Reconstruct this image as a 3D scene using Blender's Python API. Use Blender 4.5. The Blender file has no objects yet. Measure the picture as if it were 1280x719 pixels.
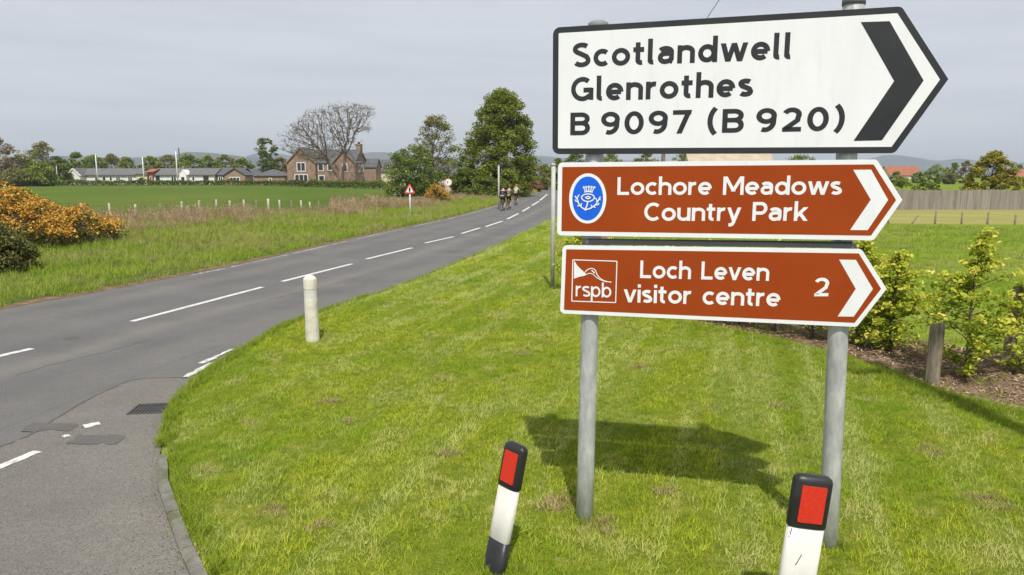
import bpy, bmesh, math, random
import numpy as np
from mathutils import Vector, Matrix, noise
R = math.radians
random.seed(7); RNG = np.random.default_rng(7)
scn = bpy.context.scene; COL = scn.collection

# ------------------------------------------------------------------ camera
FPX, CAMH, YH = 880.0, 2.5, 219.0            # focal length in photo pixels, eye height, horizon row
PITCH = math.atan((359.5 - YH) / FPX)
cam = bpy.data.cameras.new('camera'); cam_o = bpy.data.objects.new('camera', cam); COL.objects.link(cam_o)
cam.sensor_width = 36; cam.lens = 36 * FPX / 1280; cam.clip_end = 20000; cam.clip_start = 0.05
cam_o.location = (0, 0, CAMH); cam_o.rotation_euler = (R(90) - PITCH, 0, 0)
scn.camera = cam_o
scn.render.resolution_x = 1024; scn.render.resolution_y = 575
# ------------------------------------------------------------------ world, sun, exposure
SUN_EL = R(57.0); SUN_TO = Vector((-0.07, 1.0, 0)).normalized()   # shadows fall this way
w = bpy.data.worlds.new('World'); scn.world = w; w.use_nodes = True
nt = w.node_tree; nt.nodes.clear()
out = nt.nodes.new('ShaderNodeOutputWorld'); mixs = nt.nodes.new('ShaderNodeMixShader')
b1 = nt.nodes.new('ShaderNodeBackground'); b2 = nt.nodes.new('ShaderNodeBackground')
sky = nt.nodes.new('ShaderNodeTexSky'); sky.sky_type = 'NISHITA'; sky.sun_disc = False
sky.sun_elevation = SUN_EL; sky.sun_rotation = math.atan2(-SUN_TO.x, -SUN_TO.y); sky.dust_density = 2.0
b1.inputs[1].default_value = 0.1
tc = nt.nodes.new('ShaderNodeTexCoord'); mp = nt.nodes.new('ShaderNodeMapping'); mp.inputs['Scale'].default_value = (1.6, 1.6, 14)
nz = nt.nodes.new('ShaderNodeTexNoise'); nz.inputs['Scale'].default_value = 2.2; nz.inputs['Detail'].default_value = 7; nz.inputs['Roughness'].default_value = .55
rp = nt.nodes.new('ShaderNodeValToRGB')
rp.color_ramp.elements[0].position = .36; rp.color_ramp.elements[0].color = (.585, .615, .675, 1)
rp.color_ramp.elements[1].position = .66; rp.color_ramp.elements[1].color = (.665, .685, .735, 1)
e = rp.color_ramp.elements.new(.5); e.color = (.63, .655, .71, 1)
nt.links.new(tc.outputs['Generated'], mp.inputs[0]); nt.links.new(mp.outputs[0], nz.inputs['Vector'])
nt.links.new(nz.outputs[0], rp.inputs[0]); nt.links.new(rp.outputs[0], b2.inputs[0]); b2.inputs[1].default_value = 1.03
mixs.inputs[0].default_value = .88
nt.links.new(sky.outputs[0], b1.inputs[0]); nt.links.new(b1.outputs[0], mixs.inputs[1]); nt.links.new(b2.outputs[0], mixs.inputs[2])
nt.links.new(mixs.outputs[0], out.inputs[0])
sl = bpy.data.lights.new('sun', 'SUN'); sl.energy = 4.6; sl.angle = R(.8); sl.color = (1, .95, .86)
so = bpy.data.objects.new('sun', sl); COL.objects.link(so)
so.rotation_euler = Vector((SUN_TO.x * math.cos(SUN_EL), SUN_TO.y * math.cos(SUN_EL), -math.sin(SUN_EL))).to_track_quat('-Z', 'Y').to_euler()
so.location = (0, -20, 40)
scn.view_settings.view_transform = 'Standard'; scn.view_settings.look = 'None'
scn.view_settings.exposure = 0.12; scn.view_settings.gamma = 1.0
try: scn.view_settings.use_curve_mapping = False
except Exception: pass

# ------------------------------------------------------------------ surveying helpers (photo row/column -> place)
cP, sP = math.cos(PITCH), math.sin(PITCH)
def ray(x, y):
    u = (x - 640) / FPX; v = -(y - 359.5) / FPX
    return u, cP + v * sP, -sP + v * cP
def gp(x, y, z=0.0):
    dx, dy, dz = ray(x, y); t = (z - CAMH) / dz
    return Vector((dx * t, dy * t, z))
def at(x, y, Y):
    dx, dy, dz = ray(x, y); t = Y / dy
    return Vector((dx * t, Y, CAMH + dz * t))

# ------------------------------------------------------------------ materials
MAT = {}
def _new(name):
    m = bpy.data.materials.new(name); m.use_nodes = True; m.node_tree.nodes.clear(); MAT[name] = m
    return m, m.node_tree
def lin(c):
    return tuple(((v / 255) / 12.92 if v / 255 <= .04045 else ((v / 255 + .055) / 1.055) ** 2.4) for v in c)
def pm(name, cols, scale=5.0, rough=.7, bump=0.0, bscale=None, coord='Object', detail=5, metal=0.0, spec=.3, stretch=None, bdist=.02, extra=None):
    """procedural surface: noise -> colour ramp, a second finer noise -> bump. cols: list of (pos, rgb)"""
    m, t = _new(name)
    o = t.nodes.new('ShaderNodeOutputMaterial'); p = t.nodes.new('ShaderNodeBsdfPrincipled')
    p.inputs['Roughness'].default_value = rough; p.inputs['Metallic'].default_value = metal
    p.inputs['Specular IOR Level'].default_value = spec
    if coord == 'World':
        g = t.nodes.new('ShaderNodeNewGeometry'); vec = g.outputs['Position']
    else:
        g = t.nodes.new('ShaderNodeTexCoord'); vec = g.outputs[coord]
    if stretch:
        mpn = t.nodes.new('ShaderNodeMapping'); mpn.inputs['Scale'].default_value = stretch
        t.links.new(vec, mpn.inputs[0]); vec = mpn.outputs[0]
    n = t.nodes.new('ShaderNodeTexNoise'); n.inputs['Scale'].default_value = scale; n.inputs['Detail'].default_value = detail
    n.inputs['Roughness'].default_value = .62
    r = t.nodes.new('ShaderNodeValToRGB'); el = r.color_ramp.elements
    while len(el) > 1: el.remove(el[-1])
    el[0].position = cols[0][0]; el[0].color = (*cols[0][1], 1)
    for ps, c in cols[1:]:
        q = el.new(ps); q.color = (*c, 1)
    t.links.new(vec, n.inputs['Vector']); t.links.new(n.outputs[0], r.inputs[0])
    colout = r.outputs[0]
    if extra:                                   # (scale, rgb, lo, hi, amount) second layer of stains / specks
        for (sc2, c2, lo, hi, amt) in extra:
            n2 = t.nodes.new('ShaderNodeTexNoise'); n2.inputs['Scale'].default_value = sc2; n2.inputs['Detail'].default_value = 4
            mr = t.nodes.new('ShaderNodeMapRange'); mr.inputs[1].default_value = lo; mr.inputs[2].default_value = hi; mr.inputs[4].default_value = amt
            mx = t.nodes.new('ShaderNodeMix'); mx.data_type = 'RGBA'; mx.inputs[7].default_value = (*c2, 1)
            t.links.new(vec, n2.inputs['Vector']); t.links.new(n2.outputs[0], mr.inputs[0]); t.links.new(mr.outputs[0], mx.inputs[0])
            t.links.new(colout, mx.inputs[6]); colout = mx.outputs[2]
    t.links.new(colout, p.inputs['Base Color'])
    if bump:
        nb = t.nodes.new('ShaderNodeTexNoise'); nb.inputs['Scale'].default_value = bscale or scale * 6; nb.inputs['Detail'].default_value = 4
        bn = t.nodes.new('ShaderNodeBump'); bn.inputs['Strength'].default_value = bump; bn.inputs['Distance'].default_value = bdist
        t.links.new(vec, nb.inputs['Vector']); t.links.new(nb.outputs[0], bn.inputs['Height']); t.links.new(bn.outputs[0], p.inputs['Normal'])
    t.links.new(p.outputs[0], o.inputs[0])
    return m
def flat(name, c, var=.10, rough=.5, scale=8, **k):
    return pm(name, [(.3, tuple(v * (1 - var) for v in c)), (.7, tuple(min(1, v * (1 + var)) for v in c))], scale, rough, **k)
def leafmat(name, cols, transl=.35, patch=None, rough=.55, instance=False):
    """foliage: colour from a per-leaf random number, plus patches in world space; part of the light passes through"""
    m, t = _new(name)
    o = t.nodes.new('ShaderNodeOutputMaterial'); p = t.nodes.new('ShaderNodeBsdfPrincipled'); p.inputs['Roughness'].default_value = rough
    p.inputs['Specular IOR Level'].default_value = .25
    tr = t.nodes.new('ShaderNodeBsdfTranslucent'); mx = t.nodes.new('ShaderNodeMixShader'); mx.inputs[0].default_value = transl
    at_ = t.nodes.new('ShaderNodeAttribute'); at_.attribute_name = 'rnd'
    r = t.nodes.new('ShaderNodeValToRGB'); el = r.color_ramp.elements
    while len(el) > 1: el.remove(el[-1])
    el[0].position = cols[0][0]; el[0].color = (*cols[0][1], 1)
    for ps, c in cols[1:]:
        q = el.new(ps); q.color = (*c, 1)
    fac = at_.outputs['Fac']
    if instance:
        oi = t.nodes.new('ShaderNodeObjectInfo'); a = t.nodes.new('ShaderNodeMath'); a.operation = 'MULTIPLY_ADD'
        a.inputs[1].default_value = .45; a2 = t.nodes.new('ShaderNodeMath'); a2.operation = 'MULTIPLY_ADD'; a2.inputs[1].default_value = .55
        t.links.new(oi.outputs['Random'], a.inputs[0]); a.inputs[2].default_value = 0
        t.links.new(fac, a2.inputs[0]); t.links.new(a.outputs[0], a2.inputs[2]); fac = a2.outputs[0]
    t.links.new(fac, r.inputs[0]); colout = r.outputs[0]
    if patch:
        for (sc, c2, lo, hi, amt, *st) in patch:
            g = t.nodes.new('ShaderNodeNewGeometry'); n = t.nodes.new('ShaderNodeTexNoise'); n.inputs['Scale'].default_value = sc; n.inputs['Detail'].default_value = 5
            mr = t.nodes.new('ShaderNodeMapRange'); mr.inputs[1].default_value = lo; mr.inputs[2].default_value = hi; mr.inputs[4].default_value = amt
            mm = t.nodes.new('ShaderNodeMix'); mm.data_type = 'RGBA'; mm.inputs[7].default_value = (*c2, 1)
            vec = g.outputs['Position']
            if st:
                ma = t.nodes.new('ShaderNodeMapping'); ma.vector_type = 'TEXTURE'; ma.inputs['Rotation'].default_value = (0, 0, st[0]); ma.inputs['Scale'].default_value = st[1]; t.links.new(vec, ma.inputs[0]); vec = ma.outputs[0]
            t.links.new(vec, n.inputs['Vector']); t.links.new(n.outputs[0], mr.inputs[0]); t.links.new(mr.outputs[0], mm.inputs[0])
            t.links.new(colout, mm.inputs[6]); colout = mm.outputs[2]
    t.links.new(colout, p.inputs['Base Color']); t.links.new(colout, tr.inputs[0])
    t.links.new(p.outputs[0], mx.inputs[1]); t.links.new(tr.outputs[0], mx.inputs[2]); t.links.new(mx.outputs[0], o.inputs[0])
    return m

# asphalt, soil, grass
def asphalt(name, dark, mid, lite, speck, cracks):
    m = pm(name, [(.25, dark), (.5, mid), (.75, lite)], .55, .88, .55, 90, 'World', 6, spec=.2, bdist=.012,
           extra=[(140, tuple(v * .38 for v in mid), .50, .60, .75), (210, tuple(min(1, v * 2.1) for v in lite), .60, .70, speck), (48, tuple(v * .45 for v in mid), .58, .68, speck), (17, tuple(v * 1.25 for v in lite), .58, .75, speck * .5), (3.1, dark, .56, .74, .55)])
    return m
asphalt('asphalt', (.116, .114, .112), (.148, .144, .140), (.178, .172, .165), .35, True)
def banded(name):
    m = asphalt(name, (.116, .114, .112), (.148, .144, .140), (.178, .172, .165), .35, True); t = m.node_tree
    p = next(n for n in t.nodes if n.type == 'BSDF_PRINCIPLED'); src = p.inputs['Base Color'].links[0].from_socket
    a = t.nodes.new('ShaderNodeAttribute'); a.attribute_name = 'across'; g = t.nodes.new('ShaderNodeNewGeometry'); n = t.nodes.new('ShaderNodeTexNoise'); n.inputs['Scale'].default_value = .45; n.inputs['Detail'].default_value = 4
    t.links.new(g.outputs['Position'], n.inputs['Vector']); ad = t.nodes.new('ShaderNodeMath'); ad.operation = 'MULTIPLY_ADD'; ad.inputs[1].default_value = .10
    t.links.new(n.outputs[0], ad.inputs[0]); t.links.new(a.outputs['Fac'], ad.inputs[2]); r = t.nodes.new('ShaderNodeValToRGB'); el = r.color_ramp.elements; el[0].position = 0; el[0].color = (1.12, 1.08, 1.02, 1); el[1].position = 1; el[1].color = (1.0, 1.0, 1.0, 1)
    for ps, c in ((.08, (1.05, 1.03, 1.0)), (.17, (.88, .88, .89)), (.27, (1.04, 1.02, .99)), (.38, (.90, .90, .91)), (.50, (.98, .98, .98)), (.60, (.88, .88, .90)), (.68, (.96, .95, .94)), (.745, (1.16, 1.12, 1.06)), (.81, (.94, .94, .94)), (.88, (.86, .87, .88)), (.95, (1.02, 1.0, .97))): q = el.new(ps); q.color = (*c, 1)
    mx = t.nodes.new('ShaderNodeMix'); mx.data_type = 'RGBA'; mx.blend_type = 'MULTIPLY'; mx.inputs[0].default_value = 1; t.links.new(ad.outputs[0], r.inputs[0]); t.links.new(src, mx.inputs[6]); t.links.new(r.outputs[0], mx.inputs[7]); t.links.new(mx.outputs[2], p.inputs['Base Color'])
banded('carriageway')
asphalt('asphalt_old', (.124, .116, .106), (.168, .156, .140), (.225, .207, .183), .65, True)
asphalt('asphalt_patch', (.098, .094, .088), (.126, .120, .112), (.155, .147, .136), .3, False)
pm('road_paint', [(.30, (.25, .25, .24)), (.45, (.52, .515, .49)), (.8, (.68, .675, .64))], 11, .7, .3, 80, 'World', 6)
pm('worn_paint', [(.36, (.16, .155, .15)), (.52, (.34, .335, .32)), (.75, (.58, .57, .55))], 9, .8, .3, 80, 'World', 6)
pm('soil', [(.3, (.11, .075, .05)), (.55, (.20, .14, .092)), (.75, (.32, .235, .16))], 6, .95, .9, 40, 'World', 6, bdist=.04, spec=0.0)
pm('verge_soil', [(.3, (.09, .12, .014)), (.55, (.15, .185, .02)), (.75, (.25, .23, .06))], 9, .95, .8, 60, 'World', 6, bdist=.03, spec=0.0)
pm('long_verge_soil', [(.3, (.06, .085, .02)), (.55, (.095, .12, .03)), (.75, (.16, .13, .06))], 1.5, .95, .8, 30, 'World', 6, bdist=.05, spec=0.0)
pm('pasture', [(.25, (.12, .17, .02)), (.5, (.155, .215, .028)), (.75, (.21, .24, .045))], .22, .9, .6, 14, 'World', 8, bdist=.06,
   extra=[(9, (.07, .11, .015), .5, .7, .5), (.9, (.20, .21, .06), .55, .75, .5)], spec=0.0)
pm('crop', [(.3, (.070, .108, .022)), (.5, (.085, .128, .027)), (.7, (.108, .140, .034))], .06, .9, .5, 9, 'World', 8, bdist=.05, stretch=(1, .35, 1),
   extra=[(4, (.06, .10, .022), .5, .75, .5), (.03, (.12, .145, .04), .5, .7, .5)], spec=0.0)
pm('hay', [(.25, (.20, .20, .06)), (.5, (.255, .245, .085)), (.75, (.30, .28, .12))], .5, .95, .6, 8, 'World', 6, bdist=.06, stretch=(.3, 1, 1), spec=0.0)
pm('kerb_stone', [(.3, (.11, .105, .09)), (.55, (.18, .17, .148)), (.8, (.25, .235, .20))], 7, .9, .6, 60, 'World', 6, extra=[(5, (.085, .095, .035), .50, .66, .7)])
pm('hill', [(.35, (.022, .032, .030)), (.5, (.04, .055, .038)), (.65, (.065, .08, .05))], .004, 1, 0, None, 'World', 6, stretch=(1, 1, 4), spec=0.0)
# sign
pm('galvanised', [(.3, (.33, .345, .345)), (.5, (.44, .455, .45)), (.7, (.60, .61, .60))], 16, .5, .12, 60, metal=.25, extra=[(3, (.36, .33, .28), .60, .8, .45)], stretch=(1, 1, .35))
pm('sign_black', [(.3, (.022, .023, .026)), (.7, (.032, .033, .037))], 5, .45)
pm('sign_white', [(.25, (.69, .715, .72)), (.6, (.735, .76, .765)), (.8, (.755, .78, .785))], 2.5, .6, spec=.15, stretch=(3, 3, .6), extra=[(7, (.60, .60, .53), .58, .80, .32), (22, (.56, .57, .50), .64, .80, .3)])
pm('sign_brown', [(.25, (.270, .043, .006)), (.6, (.30, .051, .007)), (.8, (.325, .060, .009))], 2.5, .6, spec=.12, extra=[(7, (.27, .06, .015), .58, .8, .35)])
flat('sign_blue', (.012, .12, .66), .05, .6, spec=.12)
flat('rail_dark', (.045, .048, .05), .1, .7)
flat('sign_grey', (.20, .21, .22), .1, .6)
# marker posts
pm('black_plastic', [(.3, (.016, .017, .018)), (.7, (.03, .031, .033))], 9, .38, .05, 60)
pm('white_plastic', [(.28, (.48, .47, .43)), (.5, (.60, .59, .55)), (.8, (.65, .64, .61))], 5, .5, .05, 60, extra=[(5, (.42, .38, .28), .56, .80, .6), (30, (.40, .37, .30), .62, .74, .5)], stretch=(1, 1, .5))
pm('red_reflector', [(.4, (.50, .028, .014)), (.6, (.60, .042, .02))], 120, .32)
flat('scuff_mark', (.06, .06, .06))
pm('concrete_white', [(.25, (.42, .39, .31)), (.5, (.62, .59, .50)), (.75, (.74, .72, .64))], 8, .9, .4, 50, extra=[(4, (.28, .25, .18), .58, .78, .6)])
flat('pole_grey', (.42, .42, .40), .12, .55)
flat('band_grey', (.56, .555, .51), .15, .8)
flat('pole_white', (.66, .66, .63), .08, .55)
pm('post_wood', [(.3, (.14, .11, .08)), (.55, (.25, .21, .155)), (.75, (.37, .32, .25))], 6, .9, .6, 40, stretch=(6, 6, .8))
pm('fence_wood', [(.3, (.16, .14, .115)), (.5, (.23, .205, .175)), (.75, (.31, .28, .245))], 1.6, .95, .4, 20, 'World', 5, stretch=(3, 3, .3))
pm('pale_post', [(.3, (.36, .32, .25)), (.7, (.54, .49, .40))], 3, .9, .4, 20)
flat('cable_black', (.02, .02, .02)); flat('iron', (.06, .058, .056), .3, .7, 20, bump=.3)
flat('shade_black', (.01, .01, .01)); flat('warning_red', (.55, .075, .05)); flat('sign_edge_pink', (.68, .40, .36))
# buildings
pm('sandstone', [(.3, (.20, .13, .095)), (.5, (.275, .185, .137)), (.75, (.36, .25, .19))], 1.1, .9, .5, 3, bdist=.08)
pm('slate', [(.3, (.062, .064, .072)), (.7, (.115, .117, .127))], 1.2, .7, .4, 5, stretch=(1, 1, 3))
pm('white_harl', [(.3, (.62, .61, .58)), (.7, (.76, .75, .72))], .7, .9, .3, 10)
pm('cream_harl', [(.3, (.58, .50, .33)), (.7, (.70, .62, .44))], .7, .9, .3, 10)
pm('pink_harl', [(.3, (.50, .33, .25)), (.7, (.62, .43, .33))], .7, .9, .3, 10)
pm('red_brick', [(.3, (.22, .085, .05)), (.7, (.33, .14, .085))], 2, .9, .3, 10)
pm('brown_brick', [(.3, (.24, .16, .115)), (.7, (.34, .235, .175))], 1, .9, .3, 10)
pm('red_tile', [(.3, (.22, .075, .045)), (.7, (.34, .13, .08))], 1, .85, .3, 6)
pm('grey_tile', [(.3, (.095, .095, .098)), (.7, (.15, .148, .15))], .8, .85, .4, 6, stretch=(1, 1, 3))
pm('beige_tile', [(.3, (.34, .28, .21)), (.7, (.44, .37, .29))], .8, .85, .4, 6)
pm('glass_dark', [(.3, (.02, .024, .028)), (.7, (.045, .05, .055))], 1, .12, spec=.6)
flat('paint_white', (.74, .74, .72), .05)
# people
flat('skin', (.46, .25, .17), .06); flat('cloth_navy', (.018, .022, .05)); flat('cloth_black', (.015, .015, .016))
flat('cloth_khaki', (.11, .105, .075)); flat('cloth_pale', (.34, .38, .28)); flat('cloth_rose', (.42, .12, .10)); flat('rubber', (.02, .02, .02)); flat('frame_paint', (.10, .11, .13), .1, .3); flat('helmet_dark', (.05, .05, .06), .1, .4)
# bark & foliage
pm('bark', [(.3, (.06, .047, .036)), (.7, (.13, .105, .082))], 5, .95, .6, 20, stretch=(3, 3, .6))
pm('bark_bare', [(.3, (.10, .075, .05)), (.7, (.19, .15, .10))], 2, .95, .4, 10)
leafmat('leaf_dark', [(0, (0.077, 0.113, 0.014)), (.5, (0.147, 0.197, 0.025)), (1, (0.267, 0.316, 0.049))], .4)
leafmat('leaf_tall', [(0, (0.098, 0.127, 0.013)), (.5, (0.190, 0.224, 0.025)), (1, (0.337, 0.365, 0.056))], .42)
leafmat('leaf_mid', [(0, (0.120, 0.161, 0.017)), (.5, (0.210, 0.267, 0.033)), (1, (0.351, 0.386, 0.070))], .4)
leafmat('leaf_olive', [(0, (0.134, 0.134, 0.034)), (.5, (0.220, 0.213, 0.061)), (1, (0.317, 0.287, 0.104))], .4)
leafmat('leaf_bud', [(0, (0.187, 0.149, 0.083)), (.5, (0.253, 0.209, 0.121)), (1, (0.330, 0.286, 0.165))], .2)
leafmat('leaf_gold', [(0, (0.159, 0.152, 0.018)), (.5, (0.317, 0.293, 0.043)), (1, (0.525, 0.464, 0.091))], .4)
leafmat('leaf_copper', [(0, (.15, .06, .035)), (.5, (.28, .125, .075)), (.8, (.40, .24, .14)), (1, (.22, .24, .05))])
leafmat('leaf_blossom', [(0, (0.091, 0.128, 0.017)), (.6, (0.171, 0.232, 0.037)), (.85, (0.281, 0.323, 0.085)), (1, (0.756, 0.732, 0.549))], .4)
leafmat('leaf_beech', [(0, (0.168, 0.245, 0.018)), (.4, (0.322, 0.412, 0.032)), (.75, (0.554, 0.567, 0.057)), (1, (0.798, 0.721, 0.168))], .45)
leafmat('gorse_green', [(0, (.05, .05, .014)), (.5, (.085, .085, .022)), (1, (.15, .14, .035))], .2)
leafmat('gorse_flower', [(0, (.40, .19, .022)), (.5, (.62, .335, .045)), (1, (.80, .53, .12))], .3)
leafmat('leaf_broom', [(0, (.08, .085, .02)), (.5, (.13, .135, .035)), (1, (.21, .20, .06))], .3)
leafmat('leaf_hedge', [(0, (0.073, 0.110, 0.017)), (.5, (0.134, 0.183, 0.027)), (.85, (0.195, 0.244, 0.037)), (1, (0.268, 0.171, 0.085))], .35)
leafmat('blade_mown', [(0, (0.228, 0.308, 0.014)), (.35, (0.376, 0.467, 0.023)), (.7, (0.536, 0.581, 0.046)), (.9, (0.661, 0.627, 0.114)), (1, (0.752, 0.638, 0.228))], .38,
        patch=[(.42, (0.200, 0.360, 0.020), .47, .62, .8), (1.3, (0.620, 0.610, 0.221), .50, .66, .75), (4.5, (0.150, 0.251, 0.017), .53, .66, .75), (2.6, (0.58, 0.50, 0.24), .60, .70, .7), (1.0, (0.640, 0.654, 0.272), .50, .62, .55, 1.27, (6.0, .42, 1)), (1.0, (0.180, 0.305, 0.020), .52, .64, .5, 1.27, (5.0, .30, 1))], rough=.8, instance=True)
leafmat('blade_long', [(0, (.16, .26, .018)), (.4, (.26, .38, .028)), (.75, (.36, .45, .05)), (1, (.52, .47, .16))], .38,
        patch=[(.5, (.16, .29, .02), .48, .66, .6), (.25, (.42, .38, .14), .44, .62, .75), (1.2, (.40, .34, .16), .58, .72, .6)], rough=.8, instance=True)
leafmat('blade_edge', [(0, (.13, .21, .012)), (.4, (.22, .32, .02)), (.75, (.32, .39, .04)), (1, (.48, .44, .14))], .38, rough=.8, instance=True)
leafmat('blade_dry', [(0, (.26, .165, .10)), (.4, (.39, .28, .165)), (.7, (.52, .41, .25)), (1, (.64, .54, .36))], .35,
        patch=[(.35, (.33, .17, .115), .50, .68, .65), (.6, (.28, .34, .05), .56, .72, .7)], rough=.8, instance=True)
leafmat('blade_dock', [(0, (.22, .12, .08)), (.6, (.33, .20, .13)), (1, (.46, .32, .21))], .2, rough=.8, instance=True)
leafmat('blade_dead', [(0, (.18, .12, .06)), (.5, (.36, .26, .14)), (1, (.58, .46, .27))], .2, rough=.8, instance=True)
leafmat('litter', [(0, (.16, .10, .06)), (.5, (.33, .23, .15)), (1, (.55, .43, .29))], .1)

# ------------------------------------------------------------------ object helpers
def tag(o, label=None, cat=None, group=None, kind=None):
    if label: o['label'] = label
    if cat: o['category'] = cat
    if group: o['group'] = group
    if kind: o['kind'] = kind
    return o
def empty(name, loc, rz=0.0):
    o = bpy.data.objects.new(name, None); COL.objects.link(o); o.location = loc; o.rotation_euler = (0, 0, rz); o.empty_display_size = .3
    return o
def link(name, me, mat, parent=None, smooth=False):
    o = bpy.data.objects.new(name, me); COL.objects.link(o)
    if mat is not None and len(me.materials) == 0: me.materials.append(MAT[mat] if isinstance(mat, str) else mat)
    if parent is not None: o.parent = parent
    if smooth: me.polygons.foreach_set('use_smooth', [True] * len(me.polygons))
    return o
class MB:
    def __init__(s): s.v = []; s.f = []
    def add(s, vs, fs):
        n = len(s.v); s.v += [tuple(p) for p in vs]; s.f += [tuple(i + n for i in f) for f in fs]; return s
    def box(s, x0, x1, y0, y1, z0, z1):
        return s.add([(x0, y0, z0), (x1, y0, z0), (x1, y1, z0), (x0, y1, z0), (x0, y0, z1), (x1, y0, z1), (x1, y1, z1), (x0, y1, z1)],
                     [(0, 3, 2, 1), (4, 5, 6, 7), (0, 1, 5, 4), (1, 2, 6, 5), (2, 3, 7, 6), (3, 0, 4, 7)])
    def tube(s, pts, rads, n=8, cap=True):
        pts = [Vector(p) for p in pts]; base = len(s.v); ref = None
        for i, p in enumerate(pts):
            d = (pts[min(i + 1, len(pts) - 1)] - pts[max(i - 1, 0)])
            if d.length < 1e-9: d = Vector((0, 0, 1))
            d.normalize()
            if ref is None: ref = d.orthogonal().normalized()
            ref = (ref - d * ref.dot(d)); ref = ref.normalized() if ref.length > 1e-6 else d.orthogonal().normalized()
            b = d.cross(ref); r = rads[i] if hasattr(rads, '__len__') else rads
            for k in range(n):
                a = 2 * math.pi * k / n; s.v.append(tuple(p + ref * (math.cos(a) * r) + b * (math.sin(a) * r)))
        for i in range(len(pts) - 1):
            for k in range(n):
                k2 = (k + 1) % n; s.f.append((base + i * n + k, base + i * n + k2, base + (i + 1) * n + k2, base + (i + 1) * n + k))
        if cap:
            s.f.append(tuple(base + k for k in range(n))[::-1]); e = base + (len(pts) - 1) * n; s.f.append(tuple(e + k for k in range(n)))
        return s
    def prism(s, poly, y0, y1):          # poly in x,z extruded along y
        n = len(poly)
        return s.add([(x, y0, z) for x, z in poly] + [(x, y1, z) for x, z in poly],
                     [tuple(range(n)), tuple(range(2 * n - 1, n - 1, -1))] + [(i, n + i, n + (i + 1) % n, (i + 1) % n) for i in range(n)])
    def prismx(s, poly, x0, x1):         # poly in y,z extruded along x
        n = len(poly)
        return s.add([(x0, y, z) for y, z in poly] + [(x1, y, z) for y, z in poly],
                     [tuple(range(n))[::-1], tuple(range(n, 2 * n))] + [(i, (i + 1) % n, n + (i + 1) % n, n + i) for i in range(n)])
    def mesh(s, name):
        me = bpy.data.meshes.new(name); me.from_pydata(s.v, [], s.f); me.update(); return me
    def build(s, name, mat, parent=None, smooth=False):
        me = s.mesh(name)
        bm = bmesh.new(); bm.from_mesh(me); bmesh.ops.recalc_face_normals(bm, faces=bm.faces); bm.to_mesh(me); bm.free()
        return link(name, me, mat, parent, smooth)
def copy_tree(o, parent=None):
    c = o.copy(); COL.objects.link(c); c.parent = parent
    for ch in list(o.children): copy_tree(ch, c)
    return c
def lathe(prof, n=20):
    m = MB()
    for r, z in prof:
        for k in range(n):
            a = 2 * math.pi * k / n; m.v.append((r * math.cos(a), r * math.sin(a), z))
    for i in range(len(prof) - 1):
        for k in range(n):
            k2 = (k + 1) % n; m.f.append((i * n + k, i * n + k2, (i + 1) * n + k2, (i + 1) * n + k))
    m.f.append(tuple(range(n))[::-1]); e = (len(prof) - 1) * n; m.f.append(tuple(e + k for k in range(n)))
    return m
def np_mesh(name, V, Fq, rnd=None):
    me = bpy.data.meshes.new(name); nf, k = Fq.shape
    me.vertices.add(len(V)); me.vertices.foreach_set('co', np.asarray(V, np.float32).ravel())
    me.loops.add(nf * k); me.loops.foreach_set('vertex_index', Fq.astype(np.int32).ravel())
    me.polygons.add(nf); me.polygons.foreach_set('loop_start', np.arange(0, nf * k, k, dtype=np.int32))
    if rnd is not None:
        a = me.attributes.new('rnd', 'FLOAT', 'FACE'); a.data.foreach_set('value', np.asarray(rnd, np.float32))
    me.update(calc_edges=True); return me
def leaf_mesh(name, C, size, rng, up=.5, rnd=None, fold=False, aspect=.55):
    """one diamond (or folded six-point leaf) per centre, random lie, biased to face the sky"""
    n = len(C); C = np.asarray(C); size = np.broadcast_to(np.asarray(size, float), (n,))
    nor = rng.normal(size=(n, 3)); nor[:, 2] = np.abs(nor[:, 2]) + up; nor /= np.linalg.norm(nor, axis=1)[:, None]
    d = rng.normal(size=(n, 3)); d -= nor * (d * nor).sum(1)[:, None]; d /= np.linalg.norm(d, axis=1)[:, None] + 1e-9
    b = np.cross(nor, d); s = size[:, None]
    if rnd is None: rnd = rng.random(n)
    if not fold:
        V = np.stack([C - d * s * .5, C + b * s * aspect * .5 + nor * s * .08, C + d * s * .5, C - b * s * aspect * .5 + nor * s * .08], 1).reshape(-1, 3)
        F = np.arange(4 * n).reshape(n, 4)
        return np_mesh(name, V, F, rnd)
    V = np.stack([C - d * s * .5, C - d * s * .12 + b * s * aspect * .5 + nor * s * .12, C + d * s * .22 + b * s * aspect * .38 + nor * s * .1,
                  C + d * s * .5 - nor * s * .05, C + d * s * .22 - b * s * aspect * .38 + nor * s * .1, C - d * s * .12 - b * s * aspect * .5 + nor * s * .12], 1).reshape(-1, 3)
    i = np.arange(n)[:, None] * 6
    F = np.concatenate([i + np.array([[0, 1, 2, 3]]), i + np.array([[0, 3, 4, 5]])], 0)
    return np_mesh(name, V, F, np.concatenate([rnd, rnd]))
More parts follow.
